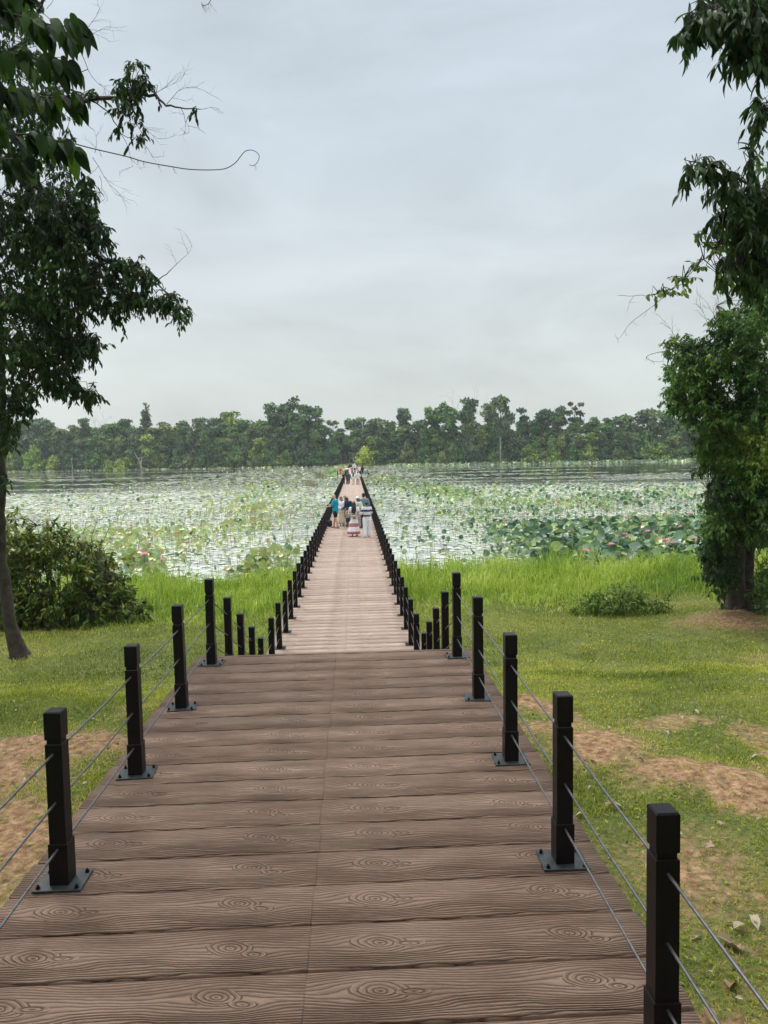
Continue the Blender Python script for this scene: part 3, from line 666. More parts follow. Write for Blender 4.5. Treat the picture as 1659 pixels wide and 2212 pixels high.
# ---------------------------------------------------------------- right tree wrapped in vines
def right_tree():
    o = at_z(1605, 1340, -1.5); o = Vector((9.0, 16.1, 0)); o = Vector((at_y(1605, 1340, 16.1).x, 16.1, 0)); o.z = float(gz(o.x, o.y))-.03
    t = empty('tree', o); tag(t, 'vine covered tree with a twin trunk at the right edge of the lawn', 'tree')
    tr = MB()
    def T(pts, rad):
        P_ = [at_y(*p)-o for p in pts]; P_[0].z = -.15; q = []; rr = []
        for a, b, ra, rb in zip(P_[:-1], P_[1:], rad[:-1], rad[1:]):
            for k in range(4): q.append(a.lerp(b, k/4)); rr.append(ra+(rb-ra)*k/4)
        tr.tube(q, rr, 11, wob=.13)
    T([(1592, 1345, 16.1), (1590, 1250, 16.1), (1595, 1150, 16.1), (1600, 1000, 16.1), (1612, 800, 16.2), (1690, 500, 16), (1740, 200, 15), (1760, -100, 14)], [.27, .17, .16, .15, .14, .12, .10, .07])
    T([(1622, 1340, 16.4), (1614, 1250, 16.3), (1622, 1150, 16.4), (1650, 900, 16.6), (1720, 600, 16.5)], [.2, .12, .11, .1, .08])
    T([(1570, 1345, 16.3), (1561, 1270, 16.3), (1556, 1200, 16.3)], [.035, .025, .02])
    for a in range(7): ang = a*.9+.2; tr.tube([Vector((0, 0, .3)), Vector((cos(ang)*.3, sin(ang)*.3, .03)), Vector((cos(ang)*.6, sin(ang)*.6, -.12))], [.12, .08, .03], 6)
    tr.build('trunk', M_bark, t, True)
    br = MB()
    sk = []
    def L_(pts, a, b, jit=.03): q_ = limb(br, [at_y(*p)-o for p in pts], a, b, 6, jit=jit); sk.extend([tuple(v+o) for v in q_])
    for yy in range(300, 1300, 25): sk.append(tuple(at_y(1605 if yy > 700 else 1605+(700-yy)*.3, yy, 16.1)))
    L_([(1600, 950, 16.1), (1560, 850, 15.8), (1500, 760, 15.5), (1440, 742, 15.3)], .05, .008)
    L_([(1605, 800, 16.2), (1580, 720, 15.8), (1548, 660, 15.5)], .05, .01)
    L_([(1600, 1000, 16.1), (1560, 930, 15.5), (1520, 880, 15.2)], .04, .01)
    L_([(1600, 1100, 16.1), (1560, 1090, 15.5), (1530, 1060, 15.2)], .03, .01)
    L_([(1592, 1200, 16.1), (1560, 1150, 15.5), (1530, 1170, 15.2)], .03, .01)
    for p in ((1470, 740, 15.4), (1530, 700, 15.5), (1560, 690, 15.5), (1545, 690, 15.4)): bare_twigs(br, at_y(*p)-o, (-.5, 0, 1), .5, 2, .006)
    fo = Foliage(); fo.sk = np.array(sk); fo.nj = .35; tn = lambda p: .45+.75*(fbm(np.array([p.x*1.6]), np.array([p.z*1.6]), 2, 14)[0]-.5)*2
    B = [(1652, 800, 34, 130, 13.8, 15.4, 70), (1655, 1010, 28, 120, 13.8, 15.4, 60), (1600, 1000, 30, 90, 14.2, 15.4, 30), (1585, 760, 30, 60, 14.4, 15.4, 22), (1650, 650, 45, 50, 14.8, 17, 60), (1590, 720, 55, 50, 14.6, 17, 70), (1560, 690, 18, 25, 14.8, 15.8, 10), (1490, 750, 50, 14, 15, 15.8, 26), (1500, 800, 55, 40, 14.6, 17, 70), (1580, 820, 80, 60, 14.4, 17.5, 110), (1490, 860, 50, 35, 14.6, 16.8, 55),
         (1545, 900, 60, 40, 14.4, 17, 70), (1620, 930, 60, 80, 14.2, 17.5, 110), (1560, 980, 50, 45, 14.6, 17, 60), (1525, 970, 25, 30, 14.8, 16, 16), (1590, 1060, 55, 50, 14.4, 17, 80), (1550, 1110, 35, 40, 14.6, 16.5, 40), (1552, 1165, 38, 42, 14.6, 16.6, 60),
         (1545, 1220, 30, 35, 14.6, 16.2, 34), (1645, 1115, 40, 75, 14.4, 17.2, 90), (1590, 1125, 40, 35, 14.6, 16.5, 40), (1652, 1270, 22, 50, 15.2, 17, 26), (1562, 1245, 24, 24, 15, 16.2, 14), (1552, 1275, 12, 16, 15.2, 16, 4), (1470, 800, 30, 40, 15, 16, 20), (1465, 840, 22, 30, 15, 16, 12), (1655, 1320, 20, 25, 15.5, 17, 10), (1470, 880, 22, 14, 15, 15.6, 8), (1510, 1010, 14, 10, 15, 15.6, 5), (1545, 1060, 20, 12, 15, 15.6, 8)]
    blobs_to_clusters(fo, B, .108, .20, 20, .32, tn, 1.8)
    OFF = [(1800, 700, 150, 200, 14, 18, 110), (1780, 1050, 130, 180, 14, 18, 110), (1800, 350, 160, 200, 13, 18, 70), (1750, -150, 200, 200, 10, 16, 60)]
    blobs_to_clusters(fo, OFF, .17, .34, 18, .6, tn)
    br.add(fo_shift(fo.tw, o), fo.tw.f); br.build('branches', M_twig, t)
    c = link('crown', fo.mesh('crown', tpl_leaf(.22, .22)), M_leafR, t); c.location = -o
right_tree()
def side_branches():
    specs = [('overhanging branch with long drooping leaves in the top right corner', [[(1760, -40, 8.2), (1680, 10, 8), (1600, 30, 7.8), (1540, 20, 7.7), (1490, 30, 7.7)], [(1760, 20, 8.2), (1700, 60, 8), (1640, 80, 7.9), (1600, 120, 7.9)], [(1760, 80, 8.3), (1700, 110, 8.1), (1650, 130, 8)], [(1700, -60, 8.1), (1620, -30, 8), (1560, -20, 7.9), (1510, 0, 7.8)]],
              [(1600, 20, 70, 45, 7.6, 8.4, 70), (1530, 30, 42, 32, 7.6, 8, 26), (1495, 50, 14, 22, 7.6, 7.8, 6), (1640, 90, 40, 45, 7.7, 8.4, 40), (1590, 100, 22, 24, 7.7, 8.1, 10), (1700, 60, 60, 110, 7.8, 8.8, 50)], .15),
             ('short leafy branch tip poking in at the upper right edge', [[(1780, 180, 8.4), (1700, 215, 8.2), (1650, 235, 8.1)]], [(1650, 232, 20, 18, 8, 8.4, 14), (1700, 220, 30, 30, 8, 8.6, 12)], .13),
             ('leafy branch with long narrow leaves reaching left above the vine covered tree', [[(1780, 480, 9), (1700, 450, 8.9), (1620, 400, 8.7), (1560, 365, 8.6), (1520, 352, 8.5), (1478, 345, 8.5)], [(1780, 520, 9), (1700, 500, 8.9), (1620, 480, 8.8), (1560, 470, 8.7)], [(1780, 600, 9), (1700, 580, 8.9), (1630, 570, 8.8), (1570, 570, 8.7)], [(1620, 400, 8.7), (1615, 370, 8.6), (1620, 330, 8.6)]],
              [(1500, 352, 26, 10, 8.4, 8.6, 7), (1535, 365, 22, 16, 8.4, 8.7, 8), (1575, 385, 28, 24, 8.4, 8.9, 14), (1622, 350, 16, 16, 8.5, 8.8, 4), (1620, 420, 36, 30, 8.4, 9.2, 26), (1605, 480, 50, 36, 8.4, 9.2, 60), (1650, 440, 40, 60, 8.5, 9.4, 46), (1650, 530, 40, 60, 8.5, 9.4, 60), (1590, 570, 45, 28, 8.5, 9.2, 30), (1640, 600, 30, 24, 8.6, 9.4, 22), (1555, 470, 20, 22, 8.5, 8.9, 7), (1560, 590, 14, 16, 8.5, 8.9, 4), (1700, 500, 50, 120, 8.5, 9.6, 60)], .14)]
    for lab, stems, blobs, sz in specs:
        o = at_y(*stems[0][0]); t = empty('leafy_branch', o); tag(t, lab, 'branch'); br = MB(); fo = Foliage(); sk = []
        for s_ in stems: sk += [tuple(v+o) for v in limb(br, [at_y(*p)-o for p in s_], .018, .004, 5, jit=.015)]
        fo.sk = np.array(sk); fo.mx = 3
        blobs_to_clusters(fo, blobs, sz, .20, 10, 1.0, lambda p: .33+.2*random.random(), 1.1)
        br.add(fo_shift(fo.tw, o), fo.tw.f); br.build('stem', M_twig, t)
        c = link('leaves', fo.mesh('leaves', tpl_long(.16, .3, .12, 5)), M_leafL, t); c.location = -o
side_branches()
def leafy_vine(label, pts, r, blobs):
    o = at_y(*pts[0]); t = empty('vine', o); tag(t, label, 'vine'); b = MB()
    q_ = limb(b, [at_y(*p)-o for p in pts], r, r*.35, 5, jit=.012)
    for i_ in range(6, len(q_)-1, 6): bare_twigs(b, q_[i_], (-.5, 0, -.6), .2, 1, r*.4)
    if blobs:
        fo = Foliage(); fo.sk = np.array([tuple(v+o) for v in q_]); fo.mx = 3; blobs_to_clusters(fo, blobs, .07, .12, 7, .9, lambda p: .6+.3*random.random()); b.add(fo_shift(fo.tw, o), fo.tw.f)
        c = link('leaves', fo.mesh('leaves', tpl_leaf(.3, .2, .1)), M_leafR, t); c.location = -o
    b.build('stem', M_twig, t)
leafy_vine('thin hanging vine with sparse small leaves trailing left of the right trees', [(1640, 480, 8.8), (1580, 510, 8.7), (1540, 545, 8.6), (1490, 590, 8.5), (1450, 625, 8.5), (1410, 637, 8.4), (1370, 641, 8.4), (1334, 638, 8.4)], .006,
           [(1545, 540, 12, 8, 8.5, 8.7, 4), (1510, 572, 12, 8, 8.5, 8.7, 4), (1475, 600, 16, 10, 8.4, 8.6, 7), (1440, 628, 14, 8, 8.4, 8.5, 4), (1415, 636, 8, 4, 8.4, 8.5, 2), (1550, 600, 24, 8, 8.5, 8.7, 5), (1500, 500, 10, 8, 8.5, 8.7, 3), (1520, 530, 16, 8, 8.5, 8.7, 3), (1560, 520, 14, 10, 8.5, 8.7, 5)])
vine('vine', 'bare hair thin tendril hanging down and left with a small hook', [(1480, 598, 8.5), (1450, 625, 8.5), (1418, 655, 8.5), (1385, 680, 8.5), (1360, 700, 8.5), (1345, 722, 8.5), (1335, 732, 8.5), (1328, 722, 8.5)], .0035)
vine('vine', 'bare looping tendril beside the upper edge of the vine covered tree', [(1475, 752, 15), (1445, 757, 15), (1410, 764, 15), (1396, 772, 15), (1410, 780, 15), (1430, 781, 15), (1434, 772, 15)], .007)
vine('vine', 'two small dangling tendrils entering from the top edge of the frame', [(470, -40, 7), (460, -10, 7), (450, 8, 7), (437, 12, 7), (436, 4, 7)], .004)

# ---------------------------------------------------------------- canopy above and behind the path (out of frame, shades the near deck)
def canopy():
    fo = Foliage()
    for (cx, cy, cz, rx, ry, rz, n) in ((0, 0, 0, 4.3, 4.2, 2.4, 430),):
        for _ in range(n):
            v = rnd(1)[0]*RS.uniform(.4, 1)**.6; p = (cx+v[0]*rx, cy+v[1]*ry, cz+v[2]*rz)
            fo.cluster(p, 14, .34, .6, .5, .4, twig=False)
    return fo.mesh('crown', tpl_leaf(.25))
CM = canopy(); CM.materials.append(M_leafC)
for i, (x, y, h, lab) in enumerate(((-6.8, -1.5, 8.2, 'broad shade tree beside the near deck on its left'), (6.6, -2.5, 8.6, 'broad shade tree beside the near deck on its right'), (-2.2, -7.5, 8.4, 'shade tree behind the start of the deck'), (3.4, -8.5, 9.5, 'taller shade tree behind the start of the deck'), (2.7, -3.2, 6.8, 'leaning shade tree close to the right rear of the deck'), (-3.2, -3.4, 7.2, 'slim shade tree close to the left rear of the deck'))):
    z = float(gz(x, y)); t = empty('tree', (x, y, z)); tag(t, lab, 'tree', 'shade trees around the start of the deck')
    b = MB(); limb(b, [(0, 0, -.2), (.1, .1, h*.4), (.3, -.1, h*.9)], .24, .09, 9, jit=.03)
    for a in range(5): limb(b, [(.1, 0, h*.5), (cos(a*1.3)*1.4, sin(a*1.3)*1.4, h*.8), (cos(a*1.3)*3, sin(a*1.3)*3, h)], .08, .02, 5, jit=.05)
    b.build('trunk', M_bark, t, True); c = link('crown', CM, None, t); c.location = (0, 0, h+.5); c.rotation_euler.z = i*1.7

# ---------------------------------------------------------------- bushes
def bush(label, c, blobs3, size, n, mat, tone, spread=.16, name='bush', tpl=(.2, .2), stems=8, droop=.35, H=1.5, R=.7, tw=True):
    t = empty(name, c); tag(t, label, name); fo = Foliage(); b = MB(); sk = []
    for k in range(stems):
        a = 2*pi*k/stems+random.uniform(-.3, .3); q = random.uniform(.3, 1)*R
        sk += [tuple(v) for v in limb(b, [(cos(a)*.15*R, sin(a)*.15*R, -.05), (cos(a)*q*.6, sin(a)*q*.6, H*.6), (cos(a)*q, sin(a)*q, H*random.uniform(.9, 1.3))], .016, .005, 5, jit=.03)]
    fo.sk = np.array(sk) if tw else None; fo.mx = 9
    for (x, y, z, rx, ry, rz, cnt) in blobs3:
        for _ in range(cnt):
            v = rnd(1)[0]*(RS.uniform(.35, 1)**.5); 
            p = np.array([x+v[0]*rx, y+v[1]*ry, max(.05, z+v[2]*rz)])
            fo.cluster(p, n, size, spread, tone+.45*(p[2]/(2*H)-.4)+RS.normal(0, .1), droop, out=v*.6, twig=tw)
    b.add(fo.tw.v, fo.tw.f); b.build('stem', M_twig, t)
    link('foliage', fo.mesh('foliage', tpl_leaf(*tpl)), mat, t)
pb = at_y(130, 1350, 17.8); pb.z = float(gz(pb.x, 17.8))
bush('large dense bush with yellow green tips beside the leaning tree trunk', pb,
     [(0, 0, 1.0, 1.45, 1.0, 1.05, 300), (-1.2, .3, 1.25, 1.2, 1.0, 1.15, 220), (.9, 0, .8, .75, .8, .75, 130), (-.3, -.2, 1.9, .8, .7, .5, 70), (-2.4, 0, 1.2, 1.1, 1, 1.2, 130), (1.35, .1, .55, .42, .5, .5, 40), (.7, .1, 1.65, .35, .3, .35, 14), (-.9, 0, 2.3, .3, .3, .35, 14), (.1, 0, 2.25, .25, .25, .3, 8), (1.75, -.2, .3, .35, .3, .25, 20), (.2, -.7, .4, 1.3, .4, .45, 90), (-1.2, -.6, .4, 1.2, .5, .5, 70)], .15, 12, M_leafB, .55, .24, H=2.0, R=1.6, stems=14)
M_shrub = leaf('leaves_shrub', [(.06, .11, .02), (.13, .21, .035), (.22, .32, .06)], .5, .4)
pc = at_y(1335, 1322, 17.2); pc.z = float(gz(pc.x, 17.2))
bush('small low shrub growing at the edge of the lawn before the tall grass', pc, [(0, 0, .3, .75, .5, .3, 90), (.3, .1, .42, .5, .4, .3, 30), (-.7, 0, .15, .6, .3, .2, 40), (.9, 0, .15, .5, .3, .2, 30)], .085, 16, M_shrub, .5, .24, name='shrub', H=.5, R=.7, tpl=(.26, .2), tw=False)
pd = at_y(1655, 1240, 19.5); pd.z = float(gz(pd.x, 19.5))
bush('bright green bush behind the vine covered tree at the right edge', pd, [(.3, 0, .8, 1.2, .8, .9, 130), (1.6, .4, 1, 1.2, 1, 1.1, 90)], .12, 12, M_leafB, .6, .22, H=1.5, R=1)

# ------------------------------------------------------------------ grass
M_grass = leaf('lawn_blades', [(.09, .135, .014), (.21, .26, .024), (.37, .40, .042), (.54, .50, .13)], .55, .35)
M_reed = leaf('tall_grass_blades', [(.12, .22, .022), (.25, .38, .035), (.40, .52, .06), (.56, .62, .16)], .5, .4)
def blades(P, h, wd, lean, tone, name, seg=2):
    n = len(P); a = RS.uniform(0, 2*pi, n); d = np.stack([np.cos(a), np.sin(a), a*0], 1); side = np.stack([-np.sin(a), np.cos(a), a*0], 1)
    h = np.broadcast_to(h, n)[:, None]; wd = np.broadcast_to(wd, n)[:, None]; lean = np.broadcast_to(lean, n)[:, None]
    up = np.array([0, 0, 1.])
    mid = P+up*h*.55*np.cos(lean*.6)+d*h*.55*np.sin(lean*.6); tip = mid+up*h*.5*np.cos(lean*1.5)+d*h*.5*np.sin(lean*1.5)
    V = np.stack([P-side*wd*.5, P+side*wd*.5, mid+side*wd*.45, mid-side*wd*.45, tip], 1).reshape(-1, 3)
    b = (np.arange(n)*5)[:, None]
    F = np.concatenate([b+np.array([0, 1, 2]), b+np.array([0, 2, 3]), b+np.array([3, 2, 4])], 1).reshape(-1, 3)
    return raw_mesh(name, V, F, np.repeat(tone, 5))
def scatter(n, y0, y1, wide=.62, pw=1.0):
    y = y0+(y1-y0)*RS.uniform(0, 1, n)**pw; x = RS.uniform(-1, 1, n)*(wide*y+2.0)+.04*y
    return x, y
def lawn():
    Ps = []; H = []; Wd = []; Le = []; T = []
    for (n, y0, y1, h0, h1, wd) in ((150000, .8, 6, .018, .05, .0042), (170000, 5, 11, .02, .055, .0062), (150000, 10, 20, .03, .08, .010)):
        x, y = scatter(n, y0, y1)
        ok = ((np.abs(x) > 1.47) | ((y > 7.9) & (y < 11)))
        dens = np.clip(.42+1.1*fbm(x*1.1, y*1.1, 4, 41)-.5+.45*(fbm(x*7, y*7, 2, 47)-.3), 0, 1)
        s_ = soil(x, y); dens = dens*(1-.96*sst(.15, .50, s_+.55*(fbm(x*9, y*9, 3, 57)-.5)))
        ok &= RS.uniform(size=n) < np.maximum(dens*1.6, .06*(s_ > .15))
        x, y, s_ = x[ok], y[ok], s_[ok]; m = len(x); P = np.stack([x, y, gz(x, y)-.004], 1)
        tn = .34+.65*(fbm(x*.45, y*.45, 3, 61)-.5)*2+.30*sst(.48, .68, fbm(x*1.1, y*1.1, 3, 67))+.35*sst(.05, .4, s_)+.10*sst(6, 15, y)+RS.normal(0, .13, m)+.5*(RS.uniform(size=m) < .08)
        k = .7+.8*fbm(x*.9, y*.9, 2, 71)
        Ps.append(P); H.append(RS.uniform(h0, h1, m)*k*(1-.4*s_)); Wd.append(RS.uniform(.7, 1.4, m)*wd); Le.append(RS.uniform(.25, 1.15, m)); T.append(np.clip(tn, 0, 1))
    me = blades(np.concatenate(Ps), np.concatenate(H), np.concatenate(Wd), np.concatenate(Le), np.concatenate(T), 'lawn_grass')
    me = me
    tag(link('lawn_grass', me, M_grass), 'short patchy lawn grass on both sides of the boardwalk', 'grass', kind='stuff')
lawn()
def weeds():                                              # small broad leaves in the lawn
    n = 60000; x, y = scatter(n, 1, 17); ok = (np.abs(x) > 1.5) & (RS.uniform(size=n) < sst(.42, .62, fbm(x*1.7, y*1.7, 3, 81))*.7*(1-soil(x, y)))
    x, y = x[ok], y[ok]; m = len(x); P = np.stack([x, y, gz(x, y)+RS.uniform(.0, .03, m)], 1); Dn = rnd(m); Dn[:, 2] = np.abs(Dn[:, 2])*.5; N_ = rnd(m)*.4+np.array([0, 0, 1])
    me = batch(P, Dn, N_, RS.uniform(.013, .028, m)*(1+.07*y), tpl_leaf(.3, .1, .1), np.clip(.36+RS.normal(0, .2, m), 0, 1), 'clover_weeds')
    tag(link('clover_weeds', me, M_grass), 'small broad leaved weeds growing through the lawn', 'weeds', kind='stuff')
weeds()
def litter():
    m_ = leaf('dry_leaf_litter', [(.11, .06, .03), (.26, .17, .09), (.33, .25, .16), (.46, .40, .30)], .7, .1)
    n = 7000; x, y = scatter(n, .8, 15, pw=1.5); ok = (np.abs(x) > 1.55) & (RS.uniform(size=n) < .15+.85*sst(.4, .6, fbm(x*.9, y*.9, 3, 91))*(1-.6*sst(5, 9, y)) + .5*soil(x, y))
    x, y = x[ok], y[ok]; m = len(x); P = np.stack([x, y, gz(x, y)+RS.uniform(.012, .045, m)], 1); Dn = rnd(m); Dn[:, 2] *= .25; N_ = rnd(m)*.5+np.array([0, 0, 1])
    me = batch(P, Dn, N_, RS.uniform(.02, .055, m), tpl_leaf(.27, .3, .22), RS.uniform(0, 1, m), 'leaf_litter')
    tag(link('leaf_litter', me, m_), 'scattered small dry leaves lying in the lawn', 'leaf litter', kind='stuff')
    V, F = tpl_leaf(.28, .35, .28)
    F_ = [tuple(f) for f in F]
    pts = [(1440, 1585, .12, .95), (1375, 1640, .1, .6), (1500, 1540, .09, .9), (1322, 1748, .13, .8), (1308, 1752, .12, .45), (1265, 1768, .1, .95), (1525, 1842, .11, .9), (1548, 1690, .1, .7), (1585, 2020, .13, .85), (1545, 2035, .14, .6), (1600, 2065, .16, .55), (1575, 2150, .17, .4), (1520, 2190, .15, .5), (1625, 1990, .14, .95), (1450, 1475, .12, .9), (1380, 1310+150, .1, .15), (1460, 1485, .1, .1), (1590, 1460, .12, .1), (190, 1560, .12, .95), (60, 1680, .12, .7), (30, 1500, .12, .8), (120, 1400, .12, .1), (1640, 1640, .13, .9), (1600, 1560, .1, .5)]
    grp = 'larger dry leaves fallen on the ground'
    for (px, py, s_, tn) in pts:
        p = at_z(px, py, -.5); p = at_z(px, py, float(gz(p.x, p.y)))
        me = D.meshes.new('fallen_leaf'); me.from_pydata([tuple(v) for v in V*s_*.72], [], F_); a = me.attributes.new('tone', 'FLOAT', 'POINT'); a.data.foreach_set('value', [tn]*len(V))
        side = 'left' if px < 800 else 'right'
        o = link('fallen_leaf', me, m_); o.location = (p.x, p.y, float(gz(p.x, p.y))+.035); o.rotation_euler = (random.uniform(-.3, .3), random.uniform(-.3, .3), random.uniform(0, 6.3))
        tag(o, f"{'pale' if tn > .75 else 'tan' if tn > .4 else 'dark brown'} dry leaf lying on the lawn {side} of the raised deck", 'fallen leaf', grp)
litter()
def tall_grass():
    Ps = []; H = []; Wd = []; Le = []; T = []
    n = 95000; x, y = scatter(n, 15.5, 28.5, .62)
    edge0 = 18.6+3.0*(fbm(x*.35, y*.0+3, 3, 7)-.5)*2+np.where(x < 0, -.6, .3); edge1 = 26.4+4.0*(fbm(x*.4, y*0+9, 3, 8)-.5)*2+np.where(x < 0, -1.2, .6)
    near_deck = (np.abs(np.abs(x)-1.75) < .35) & (y > 13)
    m_ = sst(-1.5, 1.6, y-edge0)*(1-sst(-2.2, 1.4, y-edge1))*sst(.22, .42, fbm(x*.9, y*.9, 3, 77)+.25*sst(0, 2, y-edge0))
    m_ = np.maximum(m_, near_deck*.35); ok = (np.abs(x) > 1.5) & (RS.uniform(size=n) < m_)
    x, y = x[ok], y[ok]; m = len(x); e0 = sst(-1.5, 4.5, y-edge0[ok])
    h = (.14+.42*e0)*RS.uniform(.5, 1.45, m)*(.15+1.7*fbm(x*.8, y*.8, 3, 17))*np.where(x < 0, .72, 1.0)
    P = np.stack([x, y, gz(x, y)-.02], 1)
    tn = np.clip(.45+.55*(fbm(x*.8, y*.8, 3, 27)-.5)*2+RS.normal(0, .24, m), 0, 1)
    me = blades(P, h, RS.uniform(.010, .028, m), RS.uniform(.15, 1.1, m), tn, 'tall_grass')
    tag(link('tall_grass', me, M_reed), 'bright green tall grass along the pond edge', 'grass', kind='stuff')
tall_grass()

# ------------------------------------------------------------------ lotus field
M_pad = leaf('floating_pads', [(.30, .38, .22), (.55, .61, .42), (.74, .77, .60), (.84, .84, .74)], .24, .0, 1.0)  # pale green pads, tones whitened so the colour carries the sky glare
M_lotus = leaf('lotus_leaves', [(.035, .095, .05), (.12, .23, .12), (.22, .33, .11), (.38, .46, .14), (.34, .33, .15)], .33, .25, .75)
M_stalk = simple('lotus_stalk', (.07, .09, .035), .6)
M_petal = leaf('lotus_petals', [(.74, .26, .36), (.86, .46, .55), (.92, .68, .72)], .5, .3)
def disc(k=9, ring=(.0, .5, 1.0), z=(-.16, -.10, .0), wavy=.06, notch=0):
    V = [(0, 0, z[0])]; F = []
    for j, (r, zz) in enumerate(zip(ring[1:], z[1:])):
        for i in range(k):
            a = 2*pi*i/k; rr = r*(1+(.08*math.sin(3*a+1) if j else 0)); V.append((rr*cos(a), rr*sin(a), zz+(wavy*sin(2*a+.5)+wavy*.6*sin(5*a) if j == len(ring)-2 else 0)))
    for i in range(k):
        F.append((0, 1+i, 1+(i+1) % k))
        for j in range(len(ring)-2):
            a = 1+j*k+i; b = 1+j*k+(i+1) % k; F += [(a, a+k, b+k), (a, b+k, b)]
    return np.array(V), np.array(F)
def fieldmaps(x, y):
    """returns (pad cover, emergent cover, tone) of the field at world x, y"""
    n1 = fbm(x*.12, y*.05, 4, 101); n2 = fbm(x*.35, y*.22, 4, 111); n3 = fbm(x*.03, y*.022, 3, 121)
    pad = .62*np.ones_like(x); em = np.zeros_like(x); tone = .5+0*x
    sh = shore(x)
    # open water: right behind the field, left far away
    opr = sst(2, 14, x-6-.03*(y-90))*sst(92, 118, y+.25*x)*(1-sst(-40, -18, y-sh))
    opl = sst(8, 40, -x-12)*sst(78, 112, y+.12*x)*(1-sst(-24, -10, y-sh))
    opn = sst(.5, 6, x-1.5)*(1-sst(9, 15, x))*sst(90, 100, y)*(1-sst(118, 128, y))*.7
    streak = sst(.55, .60, fbm(x*.03, y*.12, 3, 131))
    op = np.maximum(np.maximum(opr, opl), opn); pad = pad*(1-op*(1-.6*streak)) 
    # thin cover close to the walkway
    thin = (1-sst(3.5, 9, np.abs(x-.5+.0*y)))*sst(24, 30, y)*(1-sst(64, 84, y))
    pad = pad*(1-.72*thin)
    pad = pad*(.55+.9*sst(.3, .6, n2))*(1-op*(streak < .02))
    # standing leaves
    r1 = .85*sst(4.5, 9.5, x-.05*(y-26))*(1-sst(36, 46, y))*sst(24.5, 26, y)
    r2 = sst(4.5, 10, x)*(1-sst(62, 95, y))*.27*sst(24.5, 27, y)
    r3 = np.exp(-((x-(4.5+(140-y)*.085))/3.2)**2)*sst(62, 75, y)*(1-sst(128, 140, y))*.75
    l1 = (1-sst(30, 34.5, y))*sst(23, 24.5, y)*sst(1.5, 3.5, -x)*.75
    l2 = sst(5, 8, -x)*(1-sst(38, 52, y))*.30*sst(24, 26, y)
    l3 = np.exp(-((x+(5+(y-30)*.10))/2.6)**2)*sst(36, 44, y)*(1-sst(120, 150, y))*.30
    l4 = np.exp(-((x+5)/3.0)**2)*sst(150, 165, y)*.8
    fs = sst(-34, -22, y-sh)*sst(8, 16, x)*.95+sst(-18, -8, y-sh)*.45*(x < 0)
    em = np.maximum.reduce([r1, r2, r3, l1, l2, l3, l4, fs])*sst(.30, .52, n2+.25*r1)
    tone = np.where(x > 0, .30+.3*(n1-.5)*2, .62+.3*(n1-.5)*2)
    tone = tone+.35*np.maximum(r3, 0)+.2*l3-.25*r1*0
    tone = np.where((y > 150) & (x > 8), .15+.3*n2, tone)
    return np.clip(pad, 0, 1), np.clip(em*(1-op), 0, 1), tone, op
